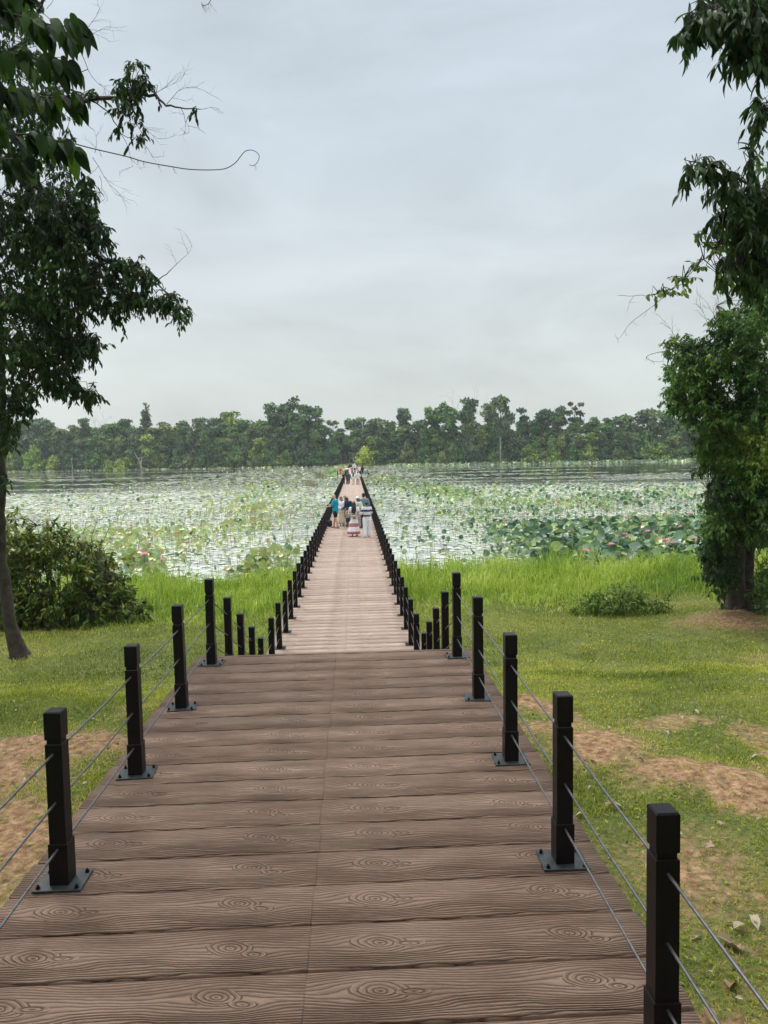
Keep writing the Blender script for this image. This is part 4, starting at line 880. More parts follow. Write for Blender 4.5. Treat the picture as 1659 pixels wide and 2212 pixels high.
def pond_field():
    # floating pads: three bands
    allP = []; 
    for (n, y0, y1, r0_, r1_, k, pw) in ((60000, 24.5, 62, .07, .19, 8, .9), (85000, 60, 130, .12, .30, 6, .9), (80000, 128, 400, .28, .8, 6, .85)):
        x, y = scatter(n, y0, y1, .60, pw); pad, em, _, op = fieldmaps(x, y)
        ok = (RS.uniform(size=n) < pad) & (np.abs(x) > 1.7) & (y < shore(x)+4) & ((y > 27) | (np.abs(x) > 2)) & ~((np.abs(x) < 3.2) & (y > PY0-.3) & (y < PY1+.3))
        x, y = x[ok], y[ok]; m = len(x); P = np.stack([x, y, np.full(m, WZ+.006)+RS.uniform(0, .02, m)*(y < 100)], 1)
        N_ = rnd(m)*(.05*(y < 100))[:, None]+np.array([0, 0, 1]); Dn = rnd(m); Dn[:, 2] = 0
        V, F = disc(k, (0, 1.0), (0, 0), .0) if k == 6 else disc(k, (0, 1.0), (-.02, .01), .03)
        allP.append(batch(P, Dn, N_, RS.uniform(r0_, r1_, m), (V, F), np.clip(.5+RS.normal(0, .25, m)+.3*(fbm(x*.1, y*.06, 3, 5)-.5), 0, 1), 'lily_pads'))
    t = link('lily_pads', join(allP, 'lily_pads'), M_pad); tag(t, 'pale floating pads covering most of the pond', 'lily pads', kind='stuff')
    # standing leaves with stalks
    Ls = []; St = MB(); SP = []
    for (n, y0, y1, r0_, r1_, k, pw, kz) in ((52000, 23.2, 62, .08, .23, 10, .9, 1), (52000, 60, 140, .15, .31, 7, .9, 1), (42000, 138, 410, .35, .75, 6, .85, 1)):
        x, y = scatter(n, y0, y1, .60, pw); pad, em, tn, op = fieldmaps(x, y)
        kk = .85 if y0 < 30 else 1
        ok = (RS.uniform(size=n) < em*kk+.045*(1-op)) & (np.abs(x) > 1.75) & (y < shore(x)+5) & ~((np.abs(x) < 3.4) & (y > PY0-.5) & (y < PY1+.5))
        x, y, em_, tn = x[ok], y[ok], em[ok], tn[ok]; m = len(x)
        hh = RS.uniform(.06, .30, m)+em_*RS.uniform(.05, .55, m); hh = np.where(y < 27, hh*.8, hh)
        P = np.stack([x, y, np.maximum(WZ+hh, gz(x, y)+.25*(y < 27))], 1)
        tilt = RS.uniform(.05, .75, m)[:, None]; N_ = rnd(m)*tilt*1.6+np.array([0, -.12, 1]); Dn = rnd(m)
        old = RS.uniform(size=m)
        tone = np.clip(tn+RS.normal(0, .25, m)+.5*(old < .05), 0, 1)
        S = RS.uniform(r0_, r1_, m)*(.65+.45*em_)
        Ls.append(batch(P, Dn, N_, S, disc(k, (0, .55, 1.0), (-.24, -.15, .0), .13) if k > 7 else disc(k, (0, 1.0), (-.2, .0), .12), tone, 'lotus_leaves'))
        if y0 < 30: SP.append(P)
    t = link('lotus_leaves', join(Ls, 'lotus_leaves'), M_lotus); tag(t, 'green lotus leaves standing above the water in drifts', 'lotus leaves', kind='stuff')
    P = SP[0]; n = 6500; x, y = scatter(n, 26.5, 70, .6); ok = np.abs(x) > 1.8; x, y = x[ok], y[ok]; P2 = np.stack([x, y, WZ+RS.uniform(.08, .42, len(x))], 1)
    P = np.concatenate([P, P2]); m = len(P); base = P.copy(); base[:, 2] = np.minimum(WZ-.15, P[:, 2]-.2); base[:, :2] += RS.uniform(-.06, .06, (m, 2)); tip = P.copy(); tip[:, 2] -= .01
    wq = .007; V = []; 
    for dx, dy in ((wq, 0), (-wq*.5, wq*.87), (-wq*.5, -wq*.87)): V += [base+np.array([dx, dy, 0]), tip+np.array([dx*.7, dy*.7, 0])]
    V = np.stack(V, 1).reshape(-1, 3); b = (np.arange(m)*6)[:, None]
    F = np.concatenate([b+np.array(q) for q in ((0, 2, 3, 1), (2, 4, 5, 3), (4, 0, 1, 5))], 1).reshape(-1, 4)
    tag(link('lotus_stalks', raw_mesh('lotus_stalks', V, F), M_stalk), 'thin dark lotus stalks rising from the near water', 'stalks', kind='stuff')
def join(ms, name):
    Vs = []; Fs = []; Ts = []; n = 0
    for m in ms:
        v = np.zeros(len(m.vertices)*3, np.float32); m.vertices.foreach_get('co', v); f = np.zeros(len(m.loops), np.int32); m.loops.foreach_get('vertex_index', f)
        t = np.zeros(len(m.vertices), np.float32); m.attributes['tone'].data.foreach_get('value', t)
        Vs.append(v.reshape(-1, 3)); Fs.append(f.reshape(-1, 3)+n); Ts.append(t); n += len(m.vertices)
    for m in ms: D.meshes.remove(m)
    return raw_mesh(name, np.concatenate(Vs), np.concatenate(Fs), np.concatenate(Ts))
pond_field()
def flowers():
    V = []; F = []; T = []; tp = np.array([(0, 0, 0), (-.24, .35, .05), (.24, .35, .05), (-.17, .72, .0), (.17, .72, .0), (0, 1, .05)]); tf = [(0, 2, 1), (1, 2, 4), (1, 4, 3), (3, 4, 5)]
    for ring, (cnt, el, s_) in enumerate(((7, .45, .11), (7, .85, .10), (5, 1.2, .08))):
        for k in range(cnt):
            a = 2*pi*k/cnt+ring*.4; R_ = Matrix.Rotation(a, 3, 'Z') @ Matrix.Rotation(el, 3, 'X'); n = len(V)
            for v in tp: q = R_ @ Vector(v*s_); V.append(tuple(q)); T.append(.15+.35*ring if v[1] < .8 else .0)
            F += [tuple(i+n for i in f) for f in tf]
    me = D.meshes.new('blossom'); me.from_pydata(V, [], F); a = me.attributes.new('tone', 'FLOAT', 'POINT'); a.data.foreach_set('value', T); me.materials.append(M_petal)
    sm = MB().tube([(0, 0, -.5), (.02, 0, -.25), (0, 0, 0)], .006, 4).mesh('stem'); sm.materials.append(M_stalk)
    px = [(312, 1200, 1.3), (350, 1212, 1.0), (573-25+30, 1168, 1), (497, 1142, .9), (440, 1133, .9), (300, 1190, .8), (283, 1135, .9), (262, 1128, .7), (215, 1118, .7), (243, 1163, .8), (402, 1172, .8), (330, 1160, .8), (385, 1150, .8), (620, 1100, .9), (700, 1066, .7), (640, 1090, .7), (545, 1130, .8), (500, 1172, .8), (560, 1106, .8), (408, 1158, .7), (745-130, 1138, .7), (350, 1105, .7), (450, 1095, .6), (690, 1135, .7),
          (1266, 1192, 1.1), (1320, 1178, 1.1), (1400, 1150, 1.2), (1415, 1158, 1.1), (1438, 1170, 1.3), (1452, 1176, 1.2), (1348, 1156, 1), (1356, 1162, 1), (1388, 1132, .9), (1440, 1110, 1), (1372, 1100, 1), (1320, 1108, 1), (1300, 1098, .9), (1250, 1085, .9), (1205, 1090, .9), (1195, 1083, .9), (1180, 1096, .8), (1140, 1110, .8), (1090, 1128, .8), (1030, 1130, .7), (1225, 1095, .8), (1280, 1120, .8), (1410, 1095, .8), (1460, 1105, .9), (1490, 1110, .9), (1335, 1080, .8), (1380, 1075, .8), (1160, 1070, .8), (1120, 1085, .7), (1270, 1062, .7), (1310, 1070, .7), (1450, 1060, .8), (1480, 1080, .8), (1352, 1118, 1), (1470, 1140, 1), (1500, 1165, 1), (1230, 1150, .8), (1050, 1095, .7)]
    for i, (x, y, s_) in enumerate(px):
        p = at_z(x, y, WZ+.72); t = empty('lotus_flower', p, random.uniform(0, 6)); t.scale = (s_*1.35,)*3
        l = 'left' if x < 760 else 'right'; d = 'near' if y > 1125 else 'farther out on'
        tag(t, f"pink lotus flower standing {'close to the shore' if y > 1125 else 'far out'} among the leaves {l} of the boardwalk", 'flower', 'pink lotus flowers in the pond')
        q = link('blossom', me, None, t); q.rotation_euler = (random.uniform(-.3, .3), random.uniform(-.3, .3), 0); link('stem', sm, None, t)
flowers()
def reed_clump(label, px, py, h, n, mat, tone, r=.35):
    p = at_z(px, py, WZ); P = np.stack([RS.normal(0, r, n), RS.normal(0, r, n), np.full(n, -.1)], 1)
    me = blades(P, RS.uniform(.5, 1, n)*h, .03, RS.uniform(.05, .6, n), np.clip(tone+RS.normal(0, .2, n), 0, 1), 'reed_clump')
    o = link('reed_clump', me, mat); o.location = p; tag(o, label, 'reeds')
M_drygrass = leaf('dry_reeds', [(.12, .10, .06), (.26, .24, .13), (.40, .38, .2)], .7, .2)
reed_clump('sparse brown reed clump nearer of two left of the boardwalk', 672, 1050, 1.6, 130, M_drygrass, .5, .5)
reed_clump('sparse brown reed clump farther of two left of the boardwalk', 694, 1033, 1.9, 150, M_drygrass, .4, .6)
reed_clump('low green grass tussock in the water right of the boardwalk', 951, 1110, .4, 160, M_reed, .3, .2)
reed_clump('straw coloured reed tuft at the far left edge of the pond', 30, 1032, 1.5, 150, M_drygrass, .7, .8)

# ------------------------------------------------------------------ far bank
FC = {'dark green': [(0.0286, 0.0780, 0.0312), (0.0624, 0.1430, 0.0468), (0.1300, 0.2470, 0.0715)], 'mid green': [(0.0390, 0.1040, 0.0286), (0.0975, 0.2145, 0.0520), (0.2080, 0.3640, 0.0845)],
      'yellow green': [(0.0780, 0.1560, 0.0286), (0.2080, 0.3380, 0.0585), (0.4290, 0.5590, 0.1040)], 'grey green': [(0.0520, 0.0975, 0.0520), (0.1170, 0.1885, 0.0845), (0.2210, 0.3250, 0.1365)], 'olive': [(0.0585, 0.1040, 0.0338), (0.1430, 0.2145, 0.0585), (0.2860, 0.3640, 0.1040)],
      'bright yellow green': [(0.1690, 0.2860, 0.0390), (0.3380, 0.4940, 0.0650), (0.5460, 0.6760, 0.1040)]}
FM = {k: leaf('crown_'+k.replace(' ', '_'), v, .6, .12, .3, objvar=.16) for k, v in FC.items()}
def crown(kind, seed, n=2600):
    """unit crown: width 1, height 1, base at z=0"""
    R_ = np.random.RandomState(seed); lob = []
    if kind == 'broad':
        for i in range(30): a = R_.uniform(0, 6.28); q = R_.uniform(.05, .36); z = R_.uniform(.12, .86); q *= (1.1-abs(z-.5)*.9); lob.append((q*cos(a), q*sin(a), z, R_.uniform(.10, .19), R_.uniform(.07, .13)))
    elif kind == 'tall':
        for i in range(34): z = R_.uniform(.08, .93); q = R_.uniform(0, .34)*(1.15-.7*z); a = R_.uniform(0, 6.28); lob.append((q*cos(a), q*sin(a), z, R_.uniform(.10, .18), R_.uniform(.05, .09)))
    elif kind == 'cone':
        for i in range(44): z = R_.uniform(.0, .97)**1.0; q = R_.uniform(0, .40)*(1-z)**.75; a = R_.uniform(0, 6.28); lob.append((q*cos(a), q*sin(a), z, .05+.10*(1-z), .035+.04*(1-z)))
    elif kind == 'column':
        for i in range(26): z = R_.uniform(.0, .94); q = R_.uniform(0, .2)*(1+.9*(z > .66)); a = R_.uniform(0, 6.28); lob.append((q*cos(a), q*sin(a), z, R_.uniform(.14, .24), R_.uniform(.06, .09)))
    elif kind == 'high':
        for i in range(32): z = R_.uniform(.28, .93); a = R_.uniform(0, 6.28); q = R_.uniform(.05, .38)*(1.1-.5*abs(z-.6)); lob.append((q*cos(a), q*sin(a), z, R_.uniform(.09, .17), R_.uniform(.05, .09)))
    elif kind == 'sparse':
        for i in range(20): z = R_.uniform(.3, .95); a = R_.uniform(0, 6.28); q = R_.uniform(.1, .42); lob.append((q*cos(a), q*sin(a), z, R_.uniform(.05, .10), R_.uniform(.03, .05)))
        n = n//2
    elif kind == 'mound':
        for i in range(34): a = R_.uniform(0, 6.28); q = R_.uniform(0, .40); z = R_.uniform(.05, .80)*(1-q); lob.append((q*cos(a), q*sin(a), z, R_.uniform(.10, .17), R_.uniform(.10, .18)))
    lob = np.array(lob); w_ = lob[:, 3]**2; w_ /= w_.sum(); li = R_.choice(len(lob), n, p=w_); l = lob[li]
    v = R_.normal(size=(n, 3)); v /= np.linalg.norm(v, axis=1, keepdims=True); v[:, 2] = np.where(R_.uniform(size=n) < .72, np.abs(v[:, 2]), v[:, 2])
    rr = R_.uniform(.72, 1.08, n)[:, None]
    P = l[:, :3]+v*rr*l[:, [3, 3, 4]]; 
    Nn = v*.8+R_.normal(size=(n, 3))*.45+np.array([0, 0, .35]); Dn = R_.normal(size=(n, 3))+np.array([0, 0, -.3])
    ltone = R_.uniform(.1, .85, len(lob)); tone = np.clip(ltone[li]+.28*v[:, 2]*0+R_.normal(0, .2, n), 0, 1)
    return P, Dn, Nn, tone, lob
CR = {}
def crown_mesh(kind, seed, aspect):
    key = (kind, seed)
    if key not in CR:
        P, Dn, Nn, tone, lob = crown(kind, seed, 1900 if kind in ('mound',) else 3000)
        P = P*np.array([1, 1, aspect]); sz = np.full(len(P), .075 if aspect < 1.6 else .10)*RS.uniform(.6, 1.3, len(P))
        me = batch(P, Dn, Nn, sz, tpl_card(.42), tone, 'crown')
        b = MB(); lob = lob*np.array([1, 1, aspect, 1, 1])
        top = aspect*.8; b.tube([(0, 0, -.3*aspect), (.01, 0, .1*aspect), (0, .01, .45*aspect), (0, 0, top)], [.022, .018, .013, .004], 6)
        for q in lob[::2]:
            z0 = max(.02, q[2]*.62); b.tube([(0, 0, z0), (q[0]*.5, q[1]*.5, z0+(q[2]-z0)*.4), (q[0], q[1], q[2])], [.008, .005, .002], 4)
        CR[key] = (me, b.mesh('trunk', True))
    return CR[key]
ASP = {'broad': 1.0, 'tall': 1.5, 'cone': 1.9, 'column': 2.2, 'high': 1.25, 'sparse': 1.2, 'mound': .75}
FAR = []
def far_tree(px, top, wpx, kind, colr, back=0, pale=False, base_lift=0.0, special=None, name='tree', full=False, seed=None, hcf=None):
    Yd = float(shore(0)); 
    for _ in range(4):
        p = at_y(px, top, Yd); Yd = float(shore(p.x))+back
    p = at_y(px, top, Yd); zb = float(gz(p.x, Yd)); H = p.z-zb; W_ = wpx/FP*Yd
    asp = ASP[kind]; Hc = H if full else min(H*.96, max(H*.62, W_*asp)); 
    if hcf: Hc = H*hcf
    me, tm = crown_mesh(kind, (seed if seed is not None else random.randrange(3)), asp)
    t = empty(name, (p.x, Yd, zb)); rz = random.uniform(0, 6.28)
    c = link('crown', me, None, t); c.scale = (W_, W_, Hc/asp/.98); c.location = (0, 0, H-Hc); c.rotation_euler.z = rz
    if not me.materials: me.materials.append(FM['mid green'])
    c.material_slots[0].link = 'OBJECT'; c.material_slots[0].material = FM[colr]
    q = link('trunk', tm, None, t); q.scale = c.scale; q.location = c.location; q.rotation_euler.z = rz
    if not tm.materials: tm.materials.append(M_bark)
    q.material_slots[0].link = 'OBJECT'; q.material_slots[0].material = M_barkp if pale else M_bark
    if H-Hc > .3*Hc*.9:
        b = MB().tube([(0, 0, -.3), (.05, 0, (H-Hc)*.6), (0, 0, H-Hc+.2)], [.030*W_, .024*W_, .02*W_], 8); b.build('trunk', M_barkp if pale else M_bark, t, True)
    FAR.append((px, t, kind, colr, back, H, special, name))
    return t
FAR_BACK = [(22, 915, 60, 'broad', 'dark green'), (58, 900, 60, 'broad', 'grey green'), (100, 903, 66, 'broad', 'grey green'), (182, 904, 36, 'tall', 'dark green'), (160, 930, 44, 'broad', 'mid green'), (232, 922, 40, 'tall', 'olive'), (266, 908, 42, 'column', 'mid green'),
            (355, 912, 44, 'tall', 'olive'), (390, 907, 46, 'broad', 'olive'), (433, 903, 44, 'tall', 'grey green'), (464, 901, 50, 'broad', 'grey green'), (498, 889, 50, 'tall', 'yellow green'), (530, 904, 46, 'broad', 'mid green'), (566, 907, 50, 'broad', 'mid green'),
            (612, 860, 58, 'high', 'dark green'), (664, 876, 52, 'high', 'dark green'), (588, 885, 30, 'tall', 'dark green'), (640, 908, 50, 'broad', 'mid green'), (684, 905, 40, 'tall', 'mid green'), (719, 908, 28, 'sparse', 'grey green'), (745, 940, 34, 'broad', 'olive'),
            (770, 904, 44, 'high', 'grey green'), (813, 902, 46, 'broad', 'grey green'), (846, 912, 38, 'tall', 'mid green'), (871, 881, 44, 'tall', 'grey green'), (905, 906, 48, 'broad', 'dark green'), (944, 871, 38, 'high', 'mid green'), (972, 877, 50, 'tall', 'mid green'), (1012, 861, 52, 'tall', 'dark green'),
            (1058, 872, 46, 'tall', 'olive'), (1128, 883, 28, 'column', 'dark green'), (1158, 902, 32, 'column', 'mid green'), (1183, 885, 40, 'high', 'dark green'), (1212, 879, 40, 'tall', 'grey green'), (1241, 871, 38, 'sparse', 'dark green'),
            (1285, 900, 34, 'tall', 'mid green'), (1316, 903, 34, 'tall', 'dark green'), (1346, 895, 54, 'broad', 'grey green'), (1401, 881, 58, 'broad', 'grey green'), (1444, 889, 48, 'broad', 'mid green'), (1478, 900, 50, 'broad', 'mid green'), (1520, 925, 50, 'broad', 'grey green'), (1570, 905, 60, 'broad', 'mid green'), (1630, 900, 60, 'broad', 'dark green'), (-30, 910, 60, 'broad', 'mid green')]
for a in FAR_BACK: far_tree(a[0], a[1], a[2]*1.5, a[3], a[4], back=random.uniform(9, 16))
x_ = -50
while x_ < 1690:
    far_tree(x_, random.uniform(908, 926) if not 730 < x_ < 830 else random.uniform(925, 940), random.uniform(52, 70), random.choice(['broad', 'tall', 'broad']), random.choice(['mid green', 'dark green', 'grey green', 'olive', 'mid green']), back=random.uniform(8.6, 12))
    x_ += random.uniform(30, 42)
far_tree(314, 872, 52, 'cone', 'grey green', back=12, special='pointed conical tree standing taller than its neighbours on the left bank')
far_tree(1080, 853, 60, 'broad', 'grey green', back=-5, pale=True, hcf=.6, seed=1, special='tallest tree on the far bank with a long bare pale trunk')
t_ = far_tree(785, 957, 56, 'mound', 'bright yellow green', back=-1, full=True, special='round yellow green tree right beside the far end of the boardwalk')
mids = ['mid green', 'dark green', 'olive', 'grey green', 'yellow green', 'mid green', 'dark green', 'grey green']
x_ = -40; i_ = 0
while x_ < 1700:
    if not 715 < x_ < 765:
        far_tree(x_, random.uniform(925, 948) if not 760 < x_ < 860 else random.uniform(938, 952), random.uniform(42, 58), random.choice(['broad', 'mound', 'tall', 'broad']), mids[(i_*5) % 8], back=random.uniform(3, 7), full=True)
    x_ += random.uniform(25, 34); i_ += 1
x_ = -20
while x_ < 1690:
    if not 718 < x_ < 815:
        far_tree(x_, random.uniform(958, 976)-(x_-800)*.012, random.uniform(36, 60), 'mound', random.choice(['mid green', 'olive', 'dark green', 'mid green', 'yellow green']), back=random.uniform(-1, 2), full=True, name='bush')
    x_ += random.uniform(26, 40)
far_tree(72, 958, 50, 'mound', 'bright yellow green', back=-2, full=True, name='bush', special='light green vine covered mound on the far left bank')
far_tree(232, 990, 24, 'mound', 'bright yellow green', back=-5, full=True, name='bush', special='low bright yellow shrub at the water line, left one of a pair')
far_tree(258, 989, 30, 'mound', 'bright yellow green', back=-5, full=True, name='bush', special='low bright yellow shrub at the water line, right one of a pair')
FAR.sort(key=lambda q: q[0])
ORD = ['first', 'second', 'third', 'fourth', 'fifth', 'sixth', 'seventh', 'eighth', 'ninth', 'tenth', 'eleventh', 'twelfth', 'thirteenth', 'fourteenth', 'fifteenth', 'sixteenth', 'seventeenth', 'eighteenth', 'nineteenth', 'twentieth']
cnt = {}
SH = {'broad': 'broad crowned', 'tall': 'upright', 'column': 'narrow vine draped', 'high': 'high crowned', 'sparse': 'thin see-through', 'mound': 'rounded low', 'cone': 'conical'}
for px, t, kind, colr, back, H, special, name in FAR:
    g = 'trees along the far bank' if name == 'tree' else 'bushes along the far bank'
    if special: tag(t, special, name, g); continue
    side = 'left' if px < 750 else 'right'; row = 'back row' if back > 8.5 else 'middle row' if back > 2.5 else 'front row'
    k = (side, row, colr, kind, name); cnt[k] = cnt.get(k, 0)+1
    tag(t, f"{ORD[cnt[k]-1]} {SH[kind]} {colr} {name} from left in the far {side} bank's {row}", name, g)
# dead trees in the water
def dead_tree(label, px, py, top, limbs, r):
    p = at_y(px, py, float(shore(at_y(px, py, 340).x))-14); H = at_y(px, top, p.y).z-at_y(px, py, p.y).z+.5; b = MB()
    for L_ in limbs: limb(b, [(x*H, 0+random.uniform(-.05, .05)*H, z*H) for x, z in L_[0]], L_[1]*r, L_[2]*r, 6, jit=.004*H)
    o = b.build('dead_tree', M_dead, None, True); o.location = (p.x, p.y, WZ-.2); tag(o, label, 'dead tree'); return o
Yk = 985+6739/250
dead_tree('pale forked dead tree standing in the water before the left bank', 305, 1008.5, 972, [([(0, 0), (-.02, .3), (-.12, .6), (-.1, .68)], 1, .55), ([(-.02, .28), (.02, .5), (.04, .62)], .7, .5), ([(-.1, .62), (-.22, .78), (-.36, 1.0)], .55, .2), ([(-.1, .66), (.0, .75), (.0, .9)], .5, .2), ([(.0, .62), (.15, .72), (.25, .82)], .45, .15), ([(0, .15), (-.12, .28)], .4, .15), ([(0, .08), (.14, .12), (.25, .16)], .4, .15)], .42)
dead_tree('short thin dead stump in the water at the far left', 156, 1011, 985, [([(0, 0), (.02, .5), (-.06, 1)], 1, .25)], .26)
b = MB(); p0 = at_y(783, 915, 345); zb = -1.5; limb(b, [(0, 0, 0), (.2, 0, 12), (-.4, 0, p0.z-zb)], .4, .25, 7, jit=.1)
o = b.build('dead_tree', M_dead); o.location = (p0.x, 322, zb); tag(o, 'pale bare trunk rising behind the round yellow green tree', 'dead tree')
def bare_tree(label, px, py, top, Y):
    p = at_y(px, py, Y); b = MB(); H = at_y(px, top, Y).z-float(gz(p.x, Y)); random.seed(int(px)); 
    limb(b, [(0, 0, 0), (.1, 0, H*.6)], .18, .1, 6)
    for k in range(4): bare_twigs(b, (.1, 0, H*(.5+.04*k)), (random.uniform(-.7, .7), random.uniform(-.3, .3), 1), H*.45, 2, .09)
    o = b.build('bare_tree', M_dead); o.location = (p.x, Y, float(gz(p.x, Y))); tag(o, label, 'tree')
bare_tree('leafless grey tree showing above the left bank trees', 212, 950, 905, 372)
bare_tree('leafless pale tree top beside the tall right bank trees', 998, 950, 865, 320)
# far bank lawn with gate, fence, small tree
bl_ = MB(); gx = at_y(742, 990, 322).x
tag(grid_mesh_obj := link('grass_clearing', grid_mesh('grass_clearing', np.linspace(-14, 6, 20), np.linspace(306, 332, 20), lambda x, y: gz(x, y)+.12+(y-306)*.03), leaf('clearing_grass', [(.16, .22, .05), (.2, .28, .06)], .9, 0)), kind='structure')
M_wood = simple('old_brown_wood', (.07, .045, .038), .85)
g = empty('wooden_gate', (gx-2.5, 318, -1.2)); tag(g, 'dark wooden gateway in the gap left of the round yellow green tree', 'gate')
for x in (-3.2, -1.1, 1.1, 3.2): MB().box((x, 0, 2.3), (.35, .35, 4.6)).build('post', M_wood, g)
for z in (4.4, 3.5): MB().box((0, 0, z), (7.4, .3, .28)).build('beam', M_wood, g)
f = empty('bank_fence', (0, 303, -1.5)); tag(f, 'low dark post and rail fence along the far shore', 'fence')
for i in range(44):
    x = -56+i*2.6
    if abs(x) > 2: MB().box((x, 0, .25), (.14, .14, 1.5)).build('post', M_black, f)
MB().box((-29, 0, .7), (54, .06, .1)).build('rail', M_black, f); MB().box((29.5, 0, .7), (55, .06, .1)).build('rail', M_black, f)
FB = [p for p in ((-420, 430), (420, 330))]
# far wood closing gaps behind the first rows
def back_wood():
    n = 60000; X = RS.uniform(-270, 190, n); Yb = shore(X)+RS.uniform(18, 34, n); top = 7.5+5*fbm(X*.05, Yb*.02, 3, 71)
    z = -1.4+RS.uniform(0, 1, n)**.7*top; P = np.stack([X, Yb, z], 1)
    me = batch(P, rnd(n), rnd(n)*.6+np.array([0, -.5, .6]), RS.uniform(.6, 1.3, n), tpl_card(.45), np.clip(.35+.5*(fbm(X*.2, z*.3, 3, 3)-.5)+RS.normal(0, .12, n), 0, 1), 'woodland')
    tag(link('woodland', me, FM['dark green']), 'dense dark woodland behind the bank trees', 'woodland', kind='stuff')
back_wood()
# air
hz = MB().box((0, 170, 14.5), (1000, 500, 38)); hm = D.materials.new('air'); hm.use_nodes = True; nt = hm.node_tree; nt.nodes.clear()
o_ = nt.nodes.new('ShaderNodeOutputMaterial'); v_ = nt.nodes.new('ShaderNodeVolumePrincipled'); v_.inputs['Density'].default_value = .00024; v_.inputs['Color'].default_value = (.9, .95, 1, 1); nt.links.new(v_.outputs[0], o_.inputs['Volume'])
if HAZE: tag(hz.build('haze', hm), 'thin pale haze over the pond', 'haze', kind='stuff')

# ------------------------------------------------------------------ people
def cloth(name, col, var=.12, rough=.85): return simple(name, col, rough, 0, var, 12, .15, 120, .25)
SK = {'light': simple('skin_light', (.52, .31, .22), .55, 0, .08), 'tan': simple('skin_tan', (.36, .20, .13), .55, 0, .08), 'brown': simple('skin_brown', (.20, .105, .065), .55, 0, .08)}
HB = simple('hair_black', (.010, .009, .009), .45); HG = simple('hair_grey_blond', (.33, .27, .19), .6); HW = simple('hair_brown', (.035, .02, .014), .5)
EYE = simple('eye_dark', (.02, .015, .012), .3); LIP = simple('lips', (.3, .10, .09), .5)
def band_mat(name, bands, noise=0, base2=None, nscale=40):
    """cloth whose colour changes with height: bands = [(z, colour), ...]"""
    m, nt, P, N, L = mat_new(name); tc = N('ShaderNodeTexCoord'); sp = N('ShaderNodeSeparateXYZ'); L(tc.outputs['Object'], sp.inputs[0])
    d = N('ShaderNodeMath'); d.operation = 'DIVIDE'; L(sp.outputs[2], d.inputs[0]); d.inputs[1].default_value = 2
    r = N('ShaderNodeValToRGB'); r.color_ramp.interpolation = 'CONSTANT'; L(d.outputs[0], r.inputs[0]); e = r.color_ramp.elements
    e[0].position = 0; e[0].color = (*bands[0][1], 1); e[1].position = bands[1][0]/2; e[1].color = (*bands[1][1], 1)
    for z, c in bands[2:]: q = e.new(z/2); q.color = (*c, 1)
    col = r.outputs[0]
    if noise:
        v = N('ShaderNodeTexVoronoi'); v.inputs['Scale'].default_value = nscale; L(tc.outputs['Object'], v.inputs[0]); mr = N('ShaderNodeMapRange'); L(v.outputs['Distance'], mr.inputs[0]); mr.inputs[1].default_value = .25; mr.inputs[2].default_value = .4
        mr.inputs[3].default_value = noise; mr.inputs[4].default_value = 0
        mx = N('ShaderNodeMix'); mx.data_type = 'RGBA'; L(mr.outputs[0], mx.inputs[0]); L(col, mx.inputs[6]); mx.inputs[7].default_value = (*base2, 1); col = mx.outputs[2]
    L(col, P.inputs['Base Color']); P.inputs['Roughness'].default_value = .85; P.inputs['Specular IOR Level'].default_value = .25; return m
C_ = dict(teal=cloth('teal_cotton', (.012, .27, .36)), black=cloth('black_cloth', (.012, .012, .015)), white=cloth('white_cotton', (.78, .78, .80), .05), cream=cloth('cream_cloth', (.62, .56, .42), .1), navy=cloth('navy_denim', (.018, .04, .10)), slate=cloth('slate_blue_cloth', (.13, .20, .24)),
          grey=cloth('grey_cloth', (.22, .21, .20)), hatg=cloth('grey_green_cloth', (.08, .11, .12)), pale=cloth('pale_green_cloth', (.58, .66, .52)), tanc=cloth('tan_cloth', (.48, .36, .24)), khaki=cloth('khaki_cloth', (.40, .34, .26)), pink=cloth('pink_cloth', (.70, .45, .46)), jeans=cloth('blue_denim', (.14, .22, .34)), red=cloth('red_cloth', (.60, .07, .05)), olive=cloth('olive_cloth', (.10, .10, .07)), shoe=simple('shoe_black', (.015, .013, .012), .6), shoew=simple('shoe_white', (.6, .6, .6), .6),
          floral=band_mat('floral_cloth', [(0, (.10, .10, .12)), (.1, (.16, .13, .14))], .8, (.5, .30, .24), 26), elef=band_mat('banded_print_shirt', [(0, (.62, .62, .68)), (.93, (.66, .66, .72)), (1.0, (.035, .035, .06)), (1.085, (.7, .7, .76)), (1.23, (.035, .035, .06)), (1.33, (.7, .7, .76))], .85, (.25, .25, .33), 22),
          skirt=band_mat('tiered_skirt', [(0, (.42, .17, .16)), (.26, (.80, .78, .82)), (.49, (.38, .15, .15)), (.67, (.80, .78, .82)), (1.2, (.8, .8, .8))], .55, (.66, .50, .50), 55), fltr=band_mat('dark_floral_trousers', [(0, (.05, .03, .05)), (.1, (.07, .04, .06))], .8, (.40, .22, .16), 22), pat=band_mat('pale_print_shirt', [(0, (.5, .5, .46)), (.1, (.62, .62, .56))], .6, (.28, .30, .27), 26),
          shawl=band_mat('striped_shawl', [(0, (.22, .23, .20)), (1.0, (.60, .36, .12)), (1.035, (.6, .55, .45)), (1.07, (.25, .26, .22)), (1.14, (.5, .48, .4)), (1.2, (.16, .17, .15))]), strap=cloth('dark_strap', (.03, .03, .035)))
